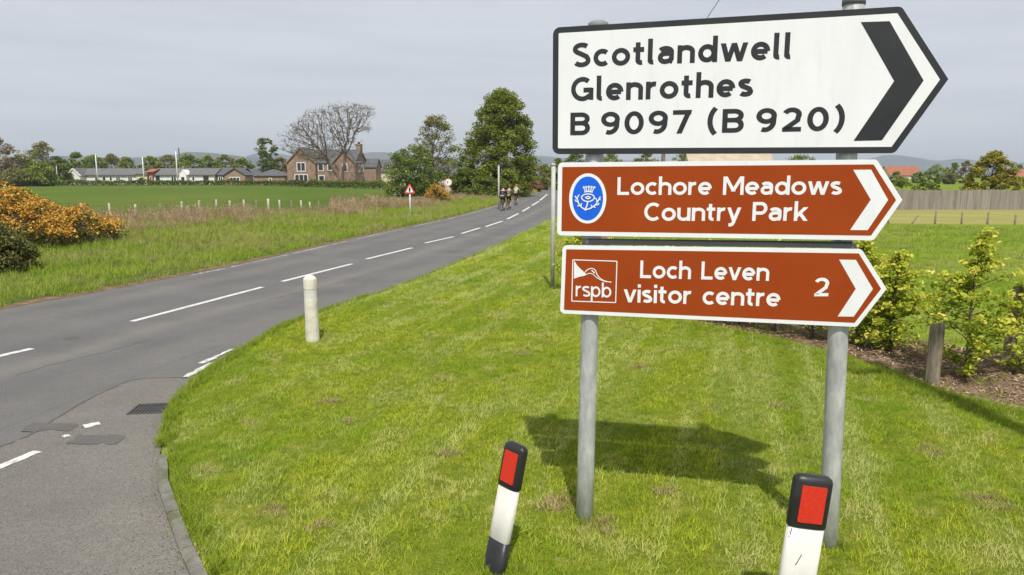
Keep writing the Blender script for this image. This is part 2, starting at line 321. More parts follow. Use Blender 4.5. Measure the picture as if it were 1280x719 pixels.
# ------------------------------------------------------------------ grass tufts (instanced)
def tuft(name, nb, hmin, hmax, rad, wid, mat, rng, lean=.5, stem=False):
    V, F, rn = [], [], []
    for i in range(nb):
        a = rng.random() * 6.283; r = rad * math.sqrt(rng.random()); h = hmin + (hmax - hmin) * rng.random() ** 1.3
        p = np.array([r * math.cos(a), r * math.sin(a), -.01]); th = rng.random() * 6.283
        l = lean * h * (rng.random() * .9 + .1); dx, dy = math.cos(th) * l, math.sin(th) * l
        wx, wy = -math.sin(th + rng.normal() * .5) * wid / 2, math.cos(th + rng.normal() * .5) * wid / 2
        k = len(V)
        V += [p + [-wx, -wy, 0], p + [wx, wy, 0], p + [dx * .3 + wx * .85, dy * .3 + wy * .85, h * .55], p + [dx * .3 - wx * .85, dy * .3 - wy * .85, h * .55],
              p + [dx + wx * .15, dy + wy * .15, h], p + [dx - wx * .15, dy - wy * .15, h * .99]]
        F += [(k, k + 1, k + 2, k + 3), (k + 3, k + 2, k + 4, k + 5)]; q = rng.random(); rn += [q, q]
        if stem and rng.random() < .5:      # seed head
            c = p + [dx, dy, h]; k = len(V); s = wid * 2.6
            V += [c + [-s / 2, 0, -s], c + [s / 2, 0, 0], c + [0, s / 3, s * 3], c + [-s / 2, -s / 3, s]]; F += [(k, k + 1, k + 2, k + 3)]; rn.append(min(1, q + .2))
    me = np_mesh(name, np.array(V), np.array(F), rn); me.materials.append(MAT[mat])
    return bpy.data.objects.new(name, me)           # source only, lives inside the node group
def scatter(name, P, scl, tufts, label, cat, rng, tilt=.15):
    n = len(P); me = bpy.data.meshes.new(name); me.vertices.add(n); me.vertices.foreach_set('co', np.asarray(P, np.float32).ravel())
    rot = np.stack([rng.normal(size=n) * tilt, rng.normal(size=n) * tilt, rng.random(n) * 6.283], 1)
    me.attributes.new('rot', 'FLOAT_VECTOR', 'POINT').data.foreach_set('vector', rot.astype(np.float32).ravel())
    me.attributes.new('scl', 'FLOAT', 'POINT').data.foreach_set('value', np.asarray(scl, np.float32))
    me.attributes.new('pick', 'INT', 'POINT').data.foreach_set('value', rng.integers(0, len(tufts), n).astype(np.int32)); me.update()
    o = bpy.data.objects.new(name, me); COL.objects.link(o)
    ng = bpy.data.node_groups.new(name + '_nodes', 'GeometryNodeTree')
    ng.interface.new_socket('Geometry', in_out='INPUT', socket_type='NodeSocketGeometry'); ng.interface.new_socket('Geometry', in_out='OUTPUT', socket_type='NodeSocketGeometry')
    N = ng.nodes; gi = N.new('NodeGroupInput'); go = N.new('NodeGroupOutput'); iop = N.new('GeometryNodeInstanceOnPoints')
    jn = N.new('GeometryNodeJoinGeometry')
    for tf in reversed(tufts):
        oi = N.new('GeometryNodeObjectInfo'); oi.inputs['Object'].default_value = tf; oi.inputs['As Instance'].default_value = True
        ng.links.new(oi.outputs['Geometry'], jn.inputs[0])
    def attr(nm, ty):
        a = N.new('GeometryNodeInputNamedAttribute'); a.data_type = ty; a.inputs[0].default_value = nm
        return a.outputs[0]
    ng.links.new(gi.outputs[0], iop.inputs['Points']); ng.links.new(jn.outputs[0], iop.inputs['Instance']); iop.inputs['Pick Instance'].default_value = True
    ng.links.new(attr('pick', 'INT'), iop.inputs['Instance Index']); ng.links.new(attr('rot', 'FLOAT_VECTOR'), iop.inputs['Rotation']); ng.links.new(attr('scl', 'FLOAT'), iop.inputs['Scale'])
    ng.links.new(iop.outputs[0], go.inputs[0])
    md = o.modifiers.new('tufts', 'NODES'); md.node_group = ng
    if len(me.materials) == 0: me.materials.append(tufts[0].data.materials[0])
    return tag(o, label, cat, kind='stuff')
def resample(poly, s):
    """points at fractions s of a polyline's index range (smooth Catmull-Rom)"""
    P = [Vector(p) for p in poly]; n = len(P) - 1; res = []
    for q in s:
        f = min(max(q * n, 0), n - 1e-6); i = int(f); t = f - i
        p0, p1, p2, p3 = P[max(i - 1, 0)], P[i], P[i + 1], P[min(i + 2, n)]
        res.append(.5 * ((2 * p1) + (p2 - p0) * t + (2 * p0 - 5 * p1 + 4 * p2 - p3) * t * t + (3 * p1 - p0 - 3 * p2 + p3) * t ** 3))
    return res
def strip(A, B, n, fr, zf):
    """grid between two matching polylines; fr = fractions across; zf(x, y, t) -> z. Returns numpy grid (n, m, 3)"""
    S = [i / (n - 1) for i in range(n)]; a = resample(A, S); b = resample(B, S); G = np.zeros((n, len(fr), 3))
    for i in range(n):
        for j, t in enumerate(fr):
            p = a[i].lerp(b[i], t); G[i, j] = (p.x, p.y, zf(p.x, p.y, t))
    return G
def grid_mesh(name, G):
    n, m, _ = G.shape; idx = np.arange(n * m).reshape(n, m)
    F = np.stack([idx[:-1, :-1], idx[1:, :-1], idx[1:, 1:], idx[:-1, 1:]], -1).reshape(-1, 4)
    return np_mesh(name, G.reshape(-1, 3), F)
def grid_sample(G, rho, rng, bare=()):
    """random points on a grid surface with density rho(distance, x, y) per square metre"""
    P00, P10, P11, P01 = G[:-1, :-1].reshape(-1, 3), G[1:, :-1].reshape(-1, 3), G[1:, 1:].reshape(-1, 3), G[:-1, 1:].reshape(-1, 3)
    area = .5 * np.linalg.norm(np.cross(P11 - P00, P01 - P10), axis=1); c = (P00 + P10 + P11 + P01) / 4
    d = np.hypot(c[:, 0], c[:, 1]); ex = area * rho(d, c[:, 0], c[:, 1]); k = rng.poisson(ex)
    i = np.repeat(np.arange(len(k)), k); u = rng.random(len(i))[:, None]; v = rng.random(len(i))[:, None]
    P = (P00[i] * (1 - u) + P10[i] * u) * (1 - v) + (P01[i] * (1 - u) + P11[i] * u) * v
    keep = np.ones(len(P), bool)
    for (x, y, r, kp) in bare:
        keep &= ~((np.hypot(P[:, 0] - x, P[:, 1] - y) < r * (.6 + .6 * rng.random(len(P)))) & (rng.random(len(P)) > kp))
    P = P[keep]
    return P
def wob(x, y, s, a, seed=0.0):
    return a * noise.noise(Vector((x * s, y * s, seed)))

# ================================================================== THE SETTING
# ground sheet to the horizon
gm = MB(); gm.add([(-9000, -3000, -.07), (9000, -3000, -.07), (9000, 9000, -.07), (-9000, 9000, -.07)], [(0, 1, 2, 3)])
tag(gm.build('ground', 'pasture'), 'flat green pasture running out to the hills', 'ground', kind='structure')
# far hills
def hills(name, pts, Y, mat, label, depth):
    """ridge line given as photo points, standing at distance Y; falls away front and back"""
    S = [i / 160 for i in range(161)]; ridge = resample([Vector((p[0], p[1], 0)) for p in pts], S); G = np.zeros((161, 5, 3))
    for i, p in enumerate(ridge):
        q = at(p.x, p.y, Y); zt = max(q.z, 1) + wob(q.x, 0, .004, 7) + wob(q.x, 3, .015, 3)
        dr = Vector((q.x, Y, 0)).normalized()
        for j, (k, f) in enumerate(((-1, -.02), (-.45, .45), (0, 1), (.5, .6), (1, -.02))):
            G[i, j] = (q.x + dr.x * depth * k, Y + dr.y * depth * k + wob(q.x, j, .003, 90), zt * f)
    o = link(name, grid_mesh(name, G), mat, None, True)
    return tag(o, label, 'hills', kind='structure')
hills('hills', [(-300, 203), (-100, 200), (60, 196), (160, 197), (215, 194), (240, 190), (290, 194), (335, 201), (420, 208), (560, 212), (800, 214), (1500, 216)], 3400, 'hill', 'long low blue hills beyond the bungalows', 500)
hills('hills', [(150, 214), (280, 203), (315, 193), (345, 192), (380, 196), (430, 193), (480, 191), (540, 196), (620, 200), (660, 195), (690, 196), (760, 200), (900, 203), (1060, 201), (1110, 194), (1140, 196), (1175, 201), (1195, 199), (1225, 201), (1260, 204), (1300, 203), (1400, 207), (1700, 205)], 4600, 'hill', 'blue grey hills on the skyline behind the farmhouse and the signs', 700)

# carriageway: right-hand edge (kerb line), left-hand edge, centre line, all surveyed on the ground
KERB = [(26, .2), (14, .6), (9, .8), (6, 1.0), (2.5, 1.4), (.5, 1.95), (-.7, 2.65), (-1.5, 3.42), (-2.03, 4.11), (-2.44, 4.72), (-2.94, 5.52), (-3.38, 6.52), (-3.76, 7.63), (-3.93, 8.85), (-3.88, 10.05),
        (-3.85, 11.2), (-3.6, 12.4), (-3.18, 13.8), (-2.76, 14.95), (-1.75, 19.05), (-.56, 24.67), (.71, 31.4), (2.13, 39.2), (3.5, 47), (5.6, 65), (8.0, 94), (12.5, 132), (20, 180), (32, 240)]
LEFT = [(-16, -30), (-13.5, -12), (-11.9, 2), (-10.7, 8.5), (-9.7, 13.1), (-9.1, 15), (-8.4, 17.6), (-7.6, 21.3), (-6.65, 26.8), (-5.35, 33.8), (-3.47, 43.8), (-1.05, 62.3), (.1, 72.4), (2.3, 93.6), (7.0, 132), (14.5, 181), (26, 243)]
CENTRE = [(-8.6, 2), (-7.9, 6.5), (-7.2, 9.58), (-7.03, 10.05), (-6.57, 11.93), (-5.64, 15.72), (-5.46, 16.56), (-4.56, 19.93), (-4.39, 21.09), (-3.48, 24.39), (-3.25, 26.14), (-2.4, 28.9), (-2.18, 30.5), (-1.53, 33.8), (-1.21, 35.4), (-.61, 38.5), (0, 43), (.86, 50.9), (2.38, 66), (5.0, 94), (9.7, 132), (17, 180)]
v3 = lambda L, z=0.0: [Vector((x, y, z)) for x, y in L]
# one asphalt sheet: from the left edge across to the kerb, and the mouth of the side road behind it
ra = v3(LEFT); S = [i / 240 for i in range(241)]
la = resample(v3(LEFT), S)
kk = v3([(60, -2), (40, -.6)] + KERB); ka = resample(kk, S)
road_poly = la + ka[::-1]
bm = bmesh.new(); vs = [bm.verts.new((p.x, p.y, 0)) for p in la] + [bm.verts.new((60, -12, 0)), bm.verts.new((0, -30, 0))][:0] + [bm.verts.new((p.x, p.y, 0)) for p in ka[::-1]] + [bm.verts.new((60, -30, 0))]
bm.faces.new(vs); bmesh.ops.triangulate(bm, faces=bm.faces[:]); bmesh.ops.recalc_face_normals(bm, faces=bm.faces)
me = bpy.data.meshes.new('road'); bm.to_mesh(me); bm.free()
for p in me.polygons:
    if p.normal.z < 0: p.flip()
road = link('road', me, 'asphalt'); tag(road, 'grey asphalt road curving away into the distance', 'road', kind='structure')
# side road: older, coarser surface beyond a ragged joint, laid 4 mm proud
GR = strip(v3(LEFT), v3([(-9.5, -30), (-7.2, -12), (-5.75, 2), (-4.75, 8.5), (-3.86, 11.7), (-3.2, 13.75), (-2.5, 15.9), (-1.55, 19.8), (-.45, 25.2), (.85, 32.1), (2.75, 42.5), (5.3, 61.6), (6.4, 72), (8.1, 93), (12.6, 131.5), (20.2, 180), (32, 242)]), 240, [i / 24 for i in range(25)], lambda x, y, t: .0015)
me = grid_mesh('carriageway', GR); av = me.attributes.new('across', 'FLOAT', 'POINT'); av.data.foreach_set('value', np.tile(np.array([i / 24 for i in range(25)], np.float32), 240))
cw = link('carriageway', me, 'carriageway', None, True); tag(cw, 'worn running surface of the main road', 'road', kind='structure')
joint = [gp(-60, 588), gp(-25, 570), gp(0, 559), gp(33, 547), gp(68, 526), gp(104, 504), gp(135, 488), gp(167, 475), gp(200, 473), gp(240, 473)]
js = resample(joint, [i / 60 for i in range(61)])
js = [Vector((p.x + wob(p.x * 5, p.y, 1.5, .03), p.y + wob(p.x, p.y * 5, 1.7, .05), .004)) for p in js]
kq = [p for p in resample(v3(KERB), [i / 200 for i in range(201)]) if p.y < 8.45 and p.x < 26.1]
kq = [Vector((p.x, p.y, .004)) for p in kq]                 # from far right round to the joint
bm = bmesh.new(); loop = js + [p for p in kq[::-1]] + [Vector((26, -20, .004)), Vector((-5.6, -20, .004)), Vector((-5.4, 0, .004)), Vector((-5.3, 4.5, .004))]
vs = [bm.verts.new(p) for p in loop]; bm.faces.new(vs); bmesh.ops.triangulate(bm, faces=bm.faces[:])
me = bpy.data.meshes.new('side_road'); bm.to_mesh(me); bm.free()
for p in me.polygons:
    if p.normal.z < 0: p.flip()
side_road = link('side_road', me, 'asphalt_old'); tag(side_road, 'coarse worn asphalt of the side road mouth', 'road', kind='structure')
def ribbon(name, pts, wid, z, mat, parent, ragged=.006, jit=1.0):
    L = [Vector((p.x, p.y, 0)) for p in pts]; m = MB(); n = len(L)
    for i, p in enumerate(L):
        d = (L[min(i + 1, n - 1)] - L[max(i - 1, 0)]).normalized(); s = Vector((-d.y, d.x, 0))
        a = wid / 2 + random.uniform(-ragged, ragged); b = wid / 2 + random.uniform(-ragged, ragged)
        m.v += [(p.x + s.x * a, p.y + s.y * a, z), (p.x - s.x * b, p.y - s.y * b, z)]
    m.f = [(2 * i, 2 * i + 1, 2 * i + 3, 2 * i + 2) for i in range(n - 1)]
    return m.build(name, mat, parent)
for (a, b) in [((-60, 459), (40, 436)), ((165, 402), (328, 359)), ((353, 352), (440, 330)), ((458, 324), (515, 310)), ((531, 304), (567, 296)), ((577, 292), (600, 285)),
               ((607, 283.5), (628, 276.5)), ((634, 274), (648, 267)), ((653, 264.5), (662, 259)), ((665, 257), (674, 251.5)), ((675, 250.5), (684, 243))]:
    A, B = gp(*a), gp(*b); k = 14; mid = (A + B) / 2
    ribbon('centre_line_dash', [A.lerp(B, i / k) for i in range(k + 1)], .11 + .0012 * mid.y, .0045, 'road_paint', road)
# thin worn edge line by the far verge, and the two short bars at the near corner
for (s0, s1) in [(.375, .40), (.405, .45), (.455, .50), (.51, .56), (.57, .60), (.61, .68), (.69, .76)]:
    pl = resample(v3(LEFT), [s0 + (s1 - s0) * i / 12 for i in range(13)])
    ribbon('edge_line', [p + Vector((.28 + .02 * i, 0, 0)) for i, p in enumerate([*pl])] if False else [Vector((p.x + .30, p.y, 0)) for p in pl], .075, .0045, 'worn_paint', road, .025)
ribbon('corner_line', [gp(233, 472).lerp(gp(264, 454), i / 8) for i in range(9)], .085, .0085, 'road_paint', road, .018)
ribbon('corner_line', [gp(252, 455).lerp(gp(290, 437), i / 8) for i in range(9)], .075, .0085, 'road_paint', road, .022)
ribbon('junction_dash', [gp(-45, 603).lerp(gp(47, 565), i / 12) for i in range(13)], .10, .0085, 'road_paint', side_road, .007)
for pts, wd in (([(105, 534), (125, 530)], .10), ([(79, 547), (87, 545)], .075)):
    ribbon('worn_dash', [gp(*pts[0]).lerp(gp(*pts[1]), i / 4) for i in range(5)], wd, .0085, 'road_paint', side_road, .022)
def patch(name, pxs, z, mat, parent):
    P = [gp(*p) for p in pxs]; n = len(P); L = []
    for i in range(n):
        for k in range(9): q = P[i].lerp(P[(i + 1) % n], k / 9); L.append((q.x + wob(q.x * 3, q.y * 3, 2.3, .07) + random.uniform(-.01, .01), q.y + wob(q.y * 3, q.x * 3, 2.9, .06) + random.uniform(-.012, .012), z))
    m = MB(); m.add(L, [tuple(range(len(L)))]); return m.build(name, mat, parent)
patch('asphalt_patch', [(84, 556), (148, 556), (156, 546), (96, 544)], .008, 'asphalt_patch', side_road)
patch('asphalt_patch', [(28, 541), (90, 538), (98, 531), (40, 530)], .0078, 'asphalt_patch', side_road)
ribbon('tar_seam', [Vector((p.x, p.y, 0)) for p in js[3:]], .022, .0085, 'asphalt_patch', side_road, .009)
patch('road_scar', [(78, 424), (96, 424), (98, 420), (82, 420)], .0045, 'asphalt_patch', road)

for pts in ([(300, 385), (352, 371), (395, 361), (470, 341)], [(20, 470), (70, 455), (130, 441), (190, 424)]):
    pl = resample([gp(*p) for p in pts], [i / 50 for i in range(51)]); side = pts[0][1] > 555
    ribbon('crack', [Vector((p.x + wob(p.x, p.y, 5, .05) + wob(p.x, p.y, 17, .015), p.y + wob(p.y, p.x, 5, .05), 0)) for p in pl], .011, .0085 if side else .0045, 'asphalt_patch', side_road if side else road, .005)
# near verge (mown grass) between the kerb and the planted bed
BED = [(30, 3.0), (16, 3.2), (10.5, 3.6), (9, 4.3), (8, 5.0), (7.3, 5.6), (6.7, 6.1), (6.2, 6.5), (5.8, 6.85), (5.5, 7.1), (5.2, 7.4), (5.0, 7.75), (4.9, 8.2), (4.75, 8.8), (4.45, 9.5),
       (4.05, 10.3), (3.5, 11.1), (2.9, 11.9), (2.2, 13.0), (1.55, 16.0), (1.9, 20), (3.0, 27), (4.6, 36), (6.2, 45), (8.6, 63), (11.2, 92), (15.8, 130), (24, 178), (36, 238)]
fr = [0, .008, .02, .04, .07] + [.1 + .9 * i / 26 for i in range(27)]
def zv(x, y, t):
    edge = min(1, t / .045); return -.02 + .085 * edge ** .7 + (wob(x, y, .6, .03) + wob(x, y, 2.2, .012)) * min(1, t / .1)
GV = strip(v3(KERB), v3(BED), 260, fr, zv)
tag(link('verge', grid_mesh('verge', GV), 'verge_soil', None, True), 'mown roadside verge under the signs', 'verge', kind='structure')
def ground_z(x, y): return .065 + wob(x, y, .6, .03) + wob(x, y, 2.2, .012)
# planted strip: bare soil with old litter
BACK = [(30, 6), (16, 6.2), (12, 6.6), (11, 7.2), (10.3, 7.6), (9.6, 8.0), (9, 8.4), (8.4, 8.8), (7.9, 9.1), (7.5, 9.3), (7.1, 9.5), (6.8, 9.7), (6.5, 9.9), (6.1, 10.3), (5.7, 10.9), (5.2, 11.6), (4.6, 12.4), (3.9, 13.3), (3.1, 14.4), (2.5, 16.6), (2.9, 20.5), (4.0, 27.5), (5.6, 36.4), (7.2, 45.4)]
def zb(x, y, t): return .055 + wob(x, y, .6, .03) + .03 * math.sin(math.pi * t) + wob(x, y, 3.5, .03, 5) + wob(x, y, 9, .012, 5)
GB = strip(v3(BED[:24]), v3(BACK), 200, [i / 14 for i in range(15)], zb)
tag(link('planting_bed', grid_mesh('planting_bed', GB), 'soil', None, True), 'strip of bare brown soil along the hedge', 'soil bed', kind='structure')
# pasture behind the hedge, slightly uneven, and the hay strip in front of the board fence
PB = [(90, 20), (85, 25), (80, 30)] + [(75, 33)] * 0
def zp(x, y, t): return .03 * min(1, t * 12) + wob(x, y, .12, .05) * min(1, t * 3)
FAR = [(80, 6)] * 1 + [(70 - i * 2.0, 8 + i * 1.3) for i in range(1, 23)] + [(24, 46)]
GP = strip(v3(BACK), v3([(66, 10), (65, 14), (64, 18), (63, 22), (62, 26), (60, 29), (58, 31), (56, 33), (54, 34), (52, 35), (50, 35.5), (47, 35.6), (44, 35.7), (41, 35.8), (38, 35.9), (35, 36), (32, 36), (29, 36), (26, 36), (23, 36.2), (20, 36.5), (17, 37.5), (13, 40), (10.5, 46)]), 90, [i / 40 for i in range(41)], zp)
tag(link('pasture', grid_mesh('pasture', GP), 'pasture', None, True), 'green pasture behind the young hedge', 'field', kind='structure')
hm = MB(); hm.add([(16, 35.6, -.03), (70, 35.6, -.03), (75, 53.5, -.01), (16, 53.5, -.01)], [(0, 1, 2, 3)])
tag(hm.build('hay_meadow', 'hay'), 'pale dry strip of meadow before the board fence', 'field', kind='structure')

# far verge and the crop field beyond the post fence
FENCE = [(-45, -30), (-40, -12), (-37, 2), (-34, 11), (-31, 18), (-29, 22), (-27, 27), (-24.5, 32.5), (-20.5, 36.8), (-15.5, 43), (-11.5, 50), (-7.5, 66), (-5.5, 76), (-3, 97), (1, 136), (8, 186), (18, 248)]
fr2 = [0, .006, .015, .03, .05] + [.08 + .92 * i / 30 for i in range(31)]
def zl(x, y, t):
    edge = min(1, t / .02); return -.03 + .10 * edge + (wob(x, y, .25, .07) + wob(x, y, 1.2, .03)) * min(1, t / .08) + .12 * t
GL = strip(v3(LEFT), v3(FENCE), 220, fr2, zl)
tag(link('far_verge', grid_mesh('far_verge', GL), 'long_verge_soil', None, True), 'rough grass verge across the road', 'verge', kind='structure')
sm = [Vector((p.x, p.y, 0)) for p in resample(v3(LEFT), [i / 160 for i in range(161)])]
m = MB()
for i, p in enumerate(sm):
    wl = .10 + .12 * abs(noise.noise(Vector((p.x, p.y * .6, 2)))); m.v += [(p.x + wl, p.y, .006), (p.x - .5, p.y, .03)]
m.f = [(2 * i, 2 * i + 1, 2 * i + 3, 2 * i + 2) for i in range(len(sm) - 1)]
tag(m.build('roadside_soil', 'soil'), 'thin strip of bare soil along the far road edge', 'soil', kind='structure')
cf = resample(v3(FENCE), [i / 80 for i in range(81)])
m = MB(); m.v = [(p.x, p.y, .05) for p in cf] + [(40, 330, .05), (-420, 330, .05), (-420, -30, .05)]; m.f = [tuple(range(len(m.v)))]
tag(m.build('crop_field', 'crop'), 'even green crop field before the houses', 'field', kind='structure')

# kerb stones along the near corner
kerb = tag(empty('kerb', (-2.4, 4.7, 0)), 'old concrete kerb stones round the near corner', 'kerb', kind='structure')
kl = [p for p in resample(v3(KERB), [i / 1200 for i in range(1201)]) if -2.93 > 0 or (p.x < 6 and p.y < 6.0)]
acc = 0; start = 0; segs = []
for i in range(1, len(kl)):
    acc += (kl[i] - kl[i - 1]).length
    if acc > .6: segs.append((kl[start], kl[i])); start = i; acc = 0
for a, b in segs:
    d = (b - a); L = d.length; d.normalize(); s = Vector((d.y, -d.x, 0))        # s points to the verge (right of travel)
    if s.dot(Vector((1.5, 5, 0)) - a) < 0: s = -s
    m = MB(); wv = .072; h = .05 + random.uniform(-.008, .006); o = kerb.location; g = .006
    A = a + d * g; B = b - d * g
    q = [A - s * .01, B - s * .01, B + s * wv, A + s * wv]; c = .018
    qt = [A + s * (c - .01), B + s * (c - .01), B + s * wv, A + s * wv]
    m.add([(p.x - o.x, p.y - o.y, -.05) for p in q] + [(p.x - o.x, p.y - o.y, h - c) for p in q] + [(p.x - o.x, p.y - o.y, h) for p in qt],
          [(0, 3, 2, 1), (0, 1, 5, 4), (1, 2, 6, 5), (2, 3, 7, 6), (3, 0, 4, 7), (4, 5, 9, 8), (5, 6, 10, 9), (6, 7, 11, 10), (7, 4, 8, 11), (8, 9, 10, 11)])
    m.build('kerb_stone', 'kerb_stone', kerb)

# ================================================================== GRASS (uncountable stuff)
rg = np.random.default_rng(11)
T_mown = [tuft('grass_tuft', 20, .018, .046, .055, .0042, 'blade_mown', rg, 1.0) for _ in range(7)] + [tuft('grass_tuft', 14, .03, .066, .05, .0044, 'blade_mown', rg, 1.1) for _ in range(2)] + [tuft('grass_tuft', 12, .05, .115, .04, .0046, 'blade_mown', rg, .9)]
bare = [(.42, 4.92, .16, .15), (.62, 4.6, .14, .3), (-1.75, 4.85, .13, .1), (-1.35, 4.6, .10, .2), (2.2, 4.5, .15, .3), (-.55, 5.9, .12, .4), (1.2, 5.15, .1, .3), (-2.0, 7.4, .12, .25), (3.6, 5.0, .16, .35)]
P = grid_sample(GV, lambda d, x, y: np.where(d > 75, 0, np.where(d < 3, 60, 560 * np.minimum(1, (6.0 / d) ** 1.25))) * np.where(x > 12, .15, 1), rg, bare)
d = np.hypot(P[:, 0], P[:, 1]); cl = np.array([noise.noise(Vector((p[0] * 2.4, p[1] * 2.4, 3))) for p in P])
P[:, 2] -= .004
scatter('verge_grass', P, (.72 + .3 * rg.random(len(P)) + .35 * cl) * np.maximum(1, d / 9) ** .62, T_mown, 'short mown yellow green grass on the verge under the signs', 'grass', rg)
# longer tufts overhanging the kerb and road edge, round posts and along the bed
T_long = [tuft('grass_tuft', 16, .05, .15, .055, .005, 'blade_edge', rg, .85) for _ in range(4)]
edge = resample(v3(KERB), list(.28 + .45 * rg.random(1900)))
E_ = []
for p in edge:
    far = p.y > 6.2
    off = abs(rg.normal()) * .07 + (.0 if 8 < p.y < 11 else -.03)
    if p.y < 1.5 or (not far and rg.random() < .55): continue
    nrm = Vector((1, .25, 0)); q = p + nrm * (off + (.12 if not far else .0)); E_.append((q.x, q.y, .035 if far else .055))
bd = resample(v3(BED), list(.12 + .6 * rg.random(2600)))
for p in bd:
    E_.append((p.x - .25 + rg.normal() * .14, p.y - .12 + rg.normal() * .10, .05))
for (x, y, n_, r_) in ((.52, 4.74, 26, .10), (2.11, 4.37, 26, .12), (-.09, 4.06, 34, .13), (1.45, 3.44, 20, .12), (-3.03, 10.45, 20, .12), (.9, 15.6, 30, .2), (5.19, 8.41, 30, .14), (6.33, 8.77, 20, .16)):
    for _ in range(n_):
        a = rg.random() * 6.283; q = r_ * (.45 + .8 * rg.random()); E_.append((x + q * math.cos(a), y + q * math.sin(a), ground_z(x, y) - .01))
E_ = np.array(E_); de = np.hypot(E_[:, 0], E_[:, 1])
scatter('edge_grass', E_, (.32 + .42 * rg.random(len(E_))) * np.maximum(1, de / 14) ** .5, T_long, 'longer grass along the kerb, the bed and round the posts', 'grass', rg, .25)
T_dead = [tuft('dead_tuft', 24, .02, .05, .05, .004, 'blade_dead', rg, 1.2) for _ in range(3)]
dp = []
for (x, y, r_, kp) in bare + [(-1.62, 6.75, .07, 0), (.3, 4.95, .12, 0), (2.9, 7.2, .12, 0), (3.7, 6.0, .14, 0), (-.9, 8.3, .1, 0), (.1, 9.4, .14, 0), (1.6, 8.8, .12, 0)]:
    for _ in range(int(700 * r_ * r_) + 8):
        a = rg.random() * 6.283; q = r_ * math.sqrt(rg.random()); dp.append((x + q * math.cos(a), y + q * math.sin(a), ground_z(x, y) - .004))
scatter('dead_grass_spots', np.array(dp), .6 + .6 * rg.random(len(dp)), T_dead, 'small worn spots of dead tan grass in the mown verge', 'grass', rg)
# weeds on the bed
m_ = grid_sample(GB, lambda d, x, y: np.where((d < 22) & (x < 14), 9, 0) * (1 + 0 * d), rg)
cl = np.array([noise.noise(Vector((p[0] * 1.1, p[1] * 1.1, 8))) for p in m_]); m_ = m_[cl > .0]
scatter('bed_weeds', m_, .4 + .6 * rg.random(len(m_)), T_long, 'green weeds sprouting in the soil of the hedge bed', 'weeds', rg, .3)
m_ = grid_sample(GB, lambda d, x, y: np.where((d < 22) & (x < 14), 420, 0) * (1 + 0 * d), rg)
o = link('dead_litter', leaf_mesh('dead_litter', m_ + np.array([0, 0, .012]), .03 + .07 * rg.random(len(m_)), rg, 1.6, aspect=.22), 'litter'); tag(o, 'dead stalks and dry leaves scattered on the bare soil bed', 'leaf litter', kind='stuff')
# pasture behind the hedge
T_past = [tuft('grass_tuft', 22, .05, .12, .11, .009, 'blade_long', rg, .8) for _ in range(4)]
P = grid_sample(GP, lambda d, x, y: np.where((d < 40) & (x < .95 * y + 3), 42 * np.minimum(1, (9.0 / d) ** 1.3), 0), rg)
dd = np.hypot(P[:, 0], P[:, 1]); scatter('pasture_grass', P, (.55 + .5 * rg.random(len(P))) * np.maximum(1, dd / 14) ** .6, T_past, 'green grass of the pasture behind the young hedge', 'grass', rg)
# far verge: green near the road, long dry stalks towards the fence
T_rough = [tuft('grass_tuft', 20, .08, .26, .10, .011, 'blade_long', rg, .7) for _ in range(5)]
def vis(x, y): return (y > 8) & (x > -.80 * y - 3) & (y < 110)
P = grid_sample(GL, lambda d, x, y: np.where(vis(x, y), 46 * np.minimum(1, (14.0 / d) ** 1.1), 0), rg)
dd = np.hypot(P[:, 0], P[:, 1]); scatter('far_verge_grass', P, (.45 + .55 * rg.random(len(P))) * np.maximum(1, dd / 22) ** .6, T_rough, 'rough green grass on the verge across the road', 'grass', rg, .2)
T_dry = [tuft('dock_tuft', 10, .45, 1.0, .16, .013, 'blade_dock', rg, .25, True)] + [tuft('dry_tuft', 22, .25, .75, .16, .014, 'blade_dry', rg, .45, True) for _ in range(5)]
n, mm, _ = GL.shape
GD = GL[:, 12:, :]
P = grid_sample(GD, lambda d, x, y: np.where(vis(x, y) & (y > 20), 18.0, 0), rg)
# dry stalks thicken towards the fence; patches
tt = []
FL = np.array([(p.x, p.y) for p in resample(v3(FENCE), [i / 300 for i in range(301)])])
dist = np.min(np.hypot(P[:, None, 0] - FL[None, :, 0], P[:, None, 1] - FL[None, :, 1]), axis=1)
cl = np.array([noise.noise(Vector((p[0] * .35, p[1] * .35, 5))) for p in P])
keep = (rg.random(len(P)) < np.clip(1.15 - dist / (5.0 + 4.5 * (P[:, 0] < -11)) + cl * 1.5, 0, 1)) & (dist > .3)
P = P[keep]; dist = dist[keep]; kx = (P[:, 0] * 0 + 1)
pxx = 640 + 880 * P[:, 0] / P[:, 1]
scatter('dry_grass', P, (.40 + .65 * rg.random(len(P))) * np.where((pxx > 318) & (pxx < 415), .6, np.where(pxx <= 318, .98, 1.2)) * np.clip(1.15 - dist / 14, .5, 1.1) * np.where(P[:, 1] > 52, .6, 1.0), T_dry, 'tall dry brown grass and dead stalks along the post fence', 'grass', rg, .12)
# crop edge: low even blades near the fence so the field has a nap
T_crop = [tuft('crop_tuft', 20, .10, .20, .16, .02, 'blade_long', rg, .5) for _ in range(3)]

gk = resample(v3(KERB), list(.20 + .26 * rg.random(1100))); gq = []
for p in gk:
    q = abs(rg.normal()) * .11; gq.append((p.x - q * .85 - .02, p.y - q * .5, .0105))
o = link('gutter_grit', leaf_mesh('gutter_grit', np.array(gq), .006 + .010 * rg.random(len(gq)) ** 2, rg, 3.0, aspect=.8), 'kerb_stone'); tag(o, 'fine grit and dust lying along the kerb', 'grit', kind='stuff')

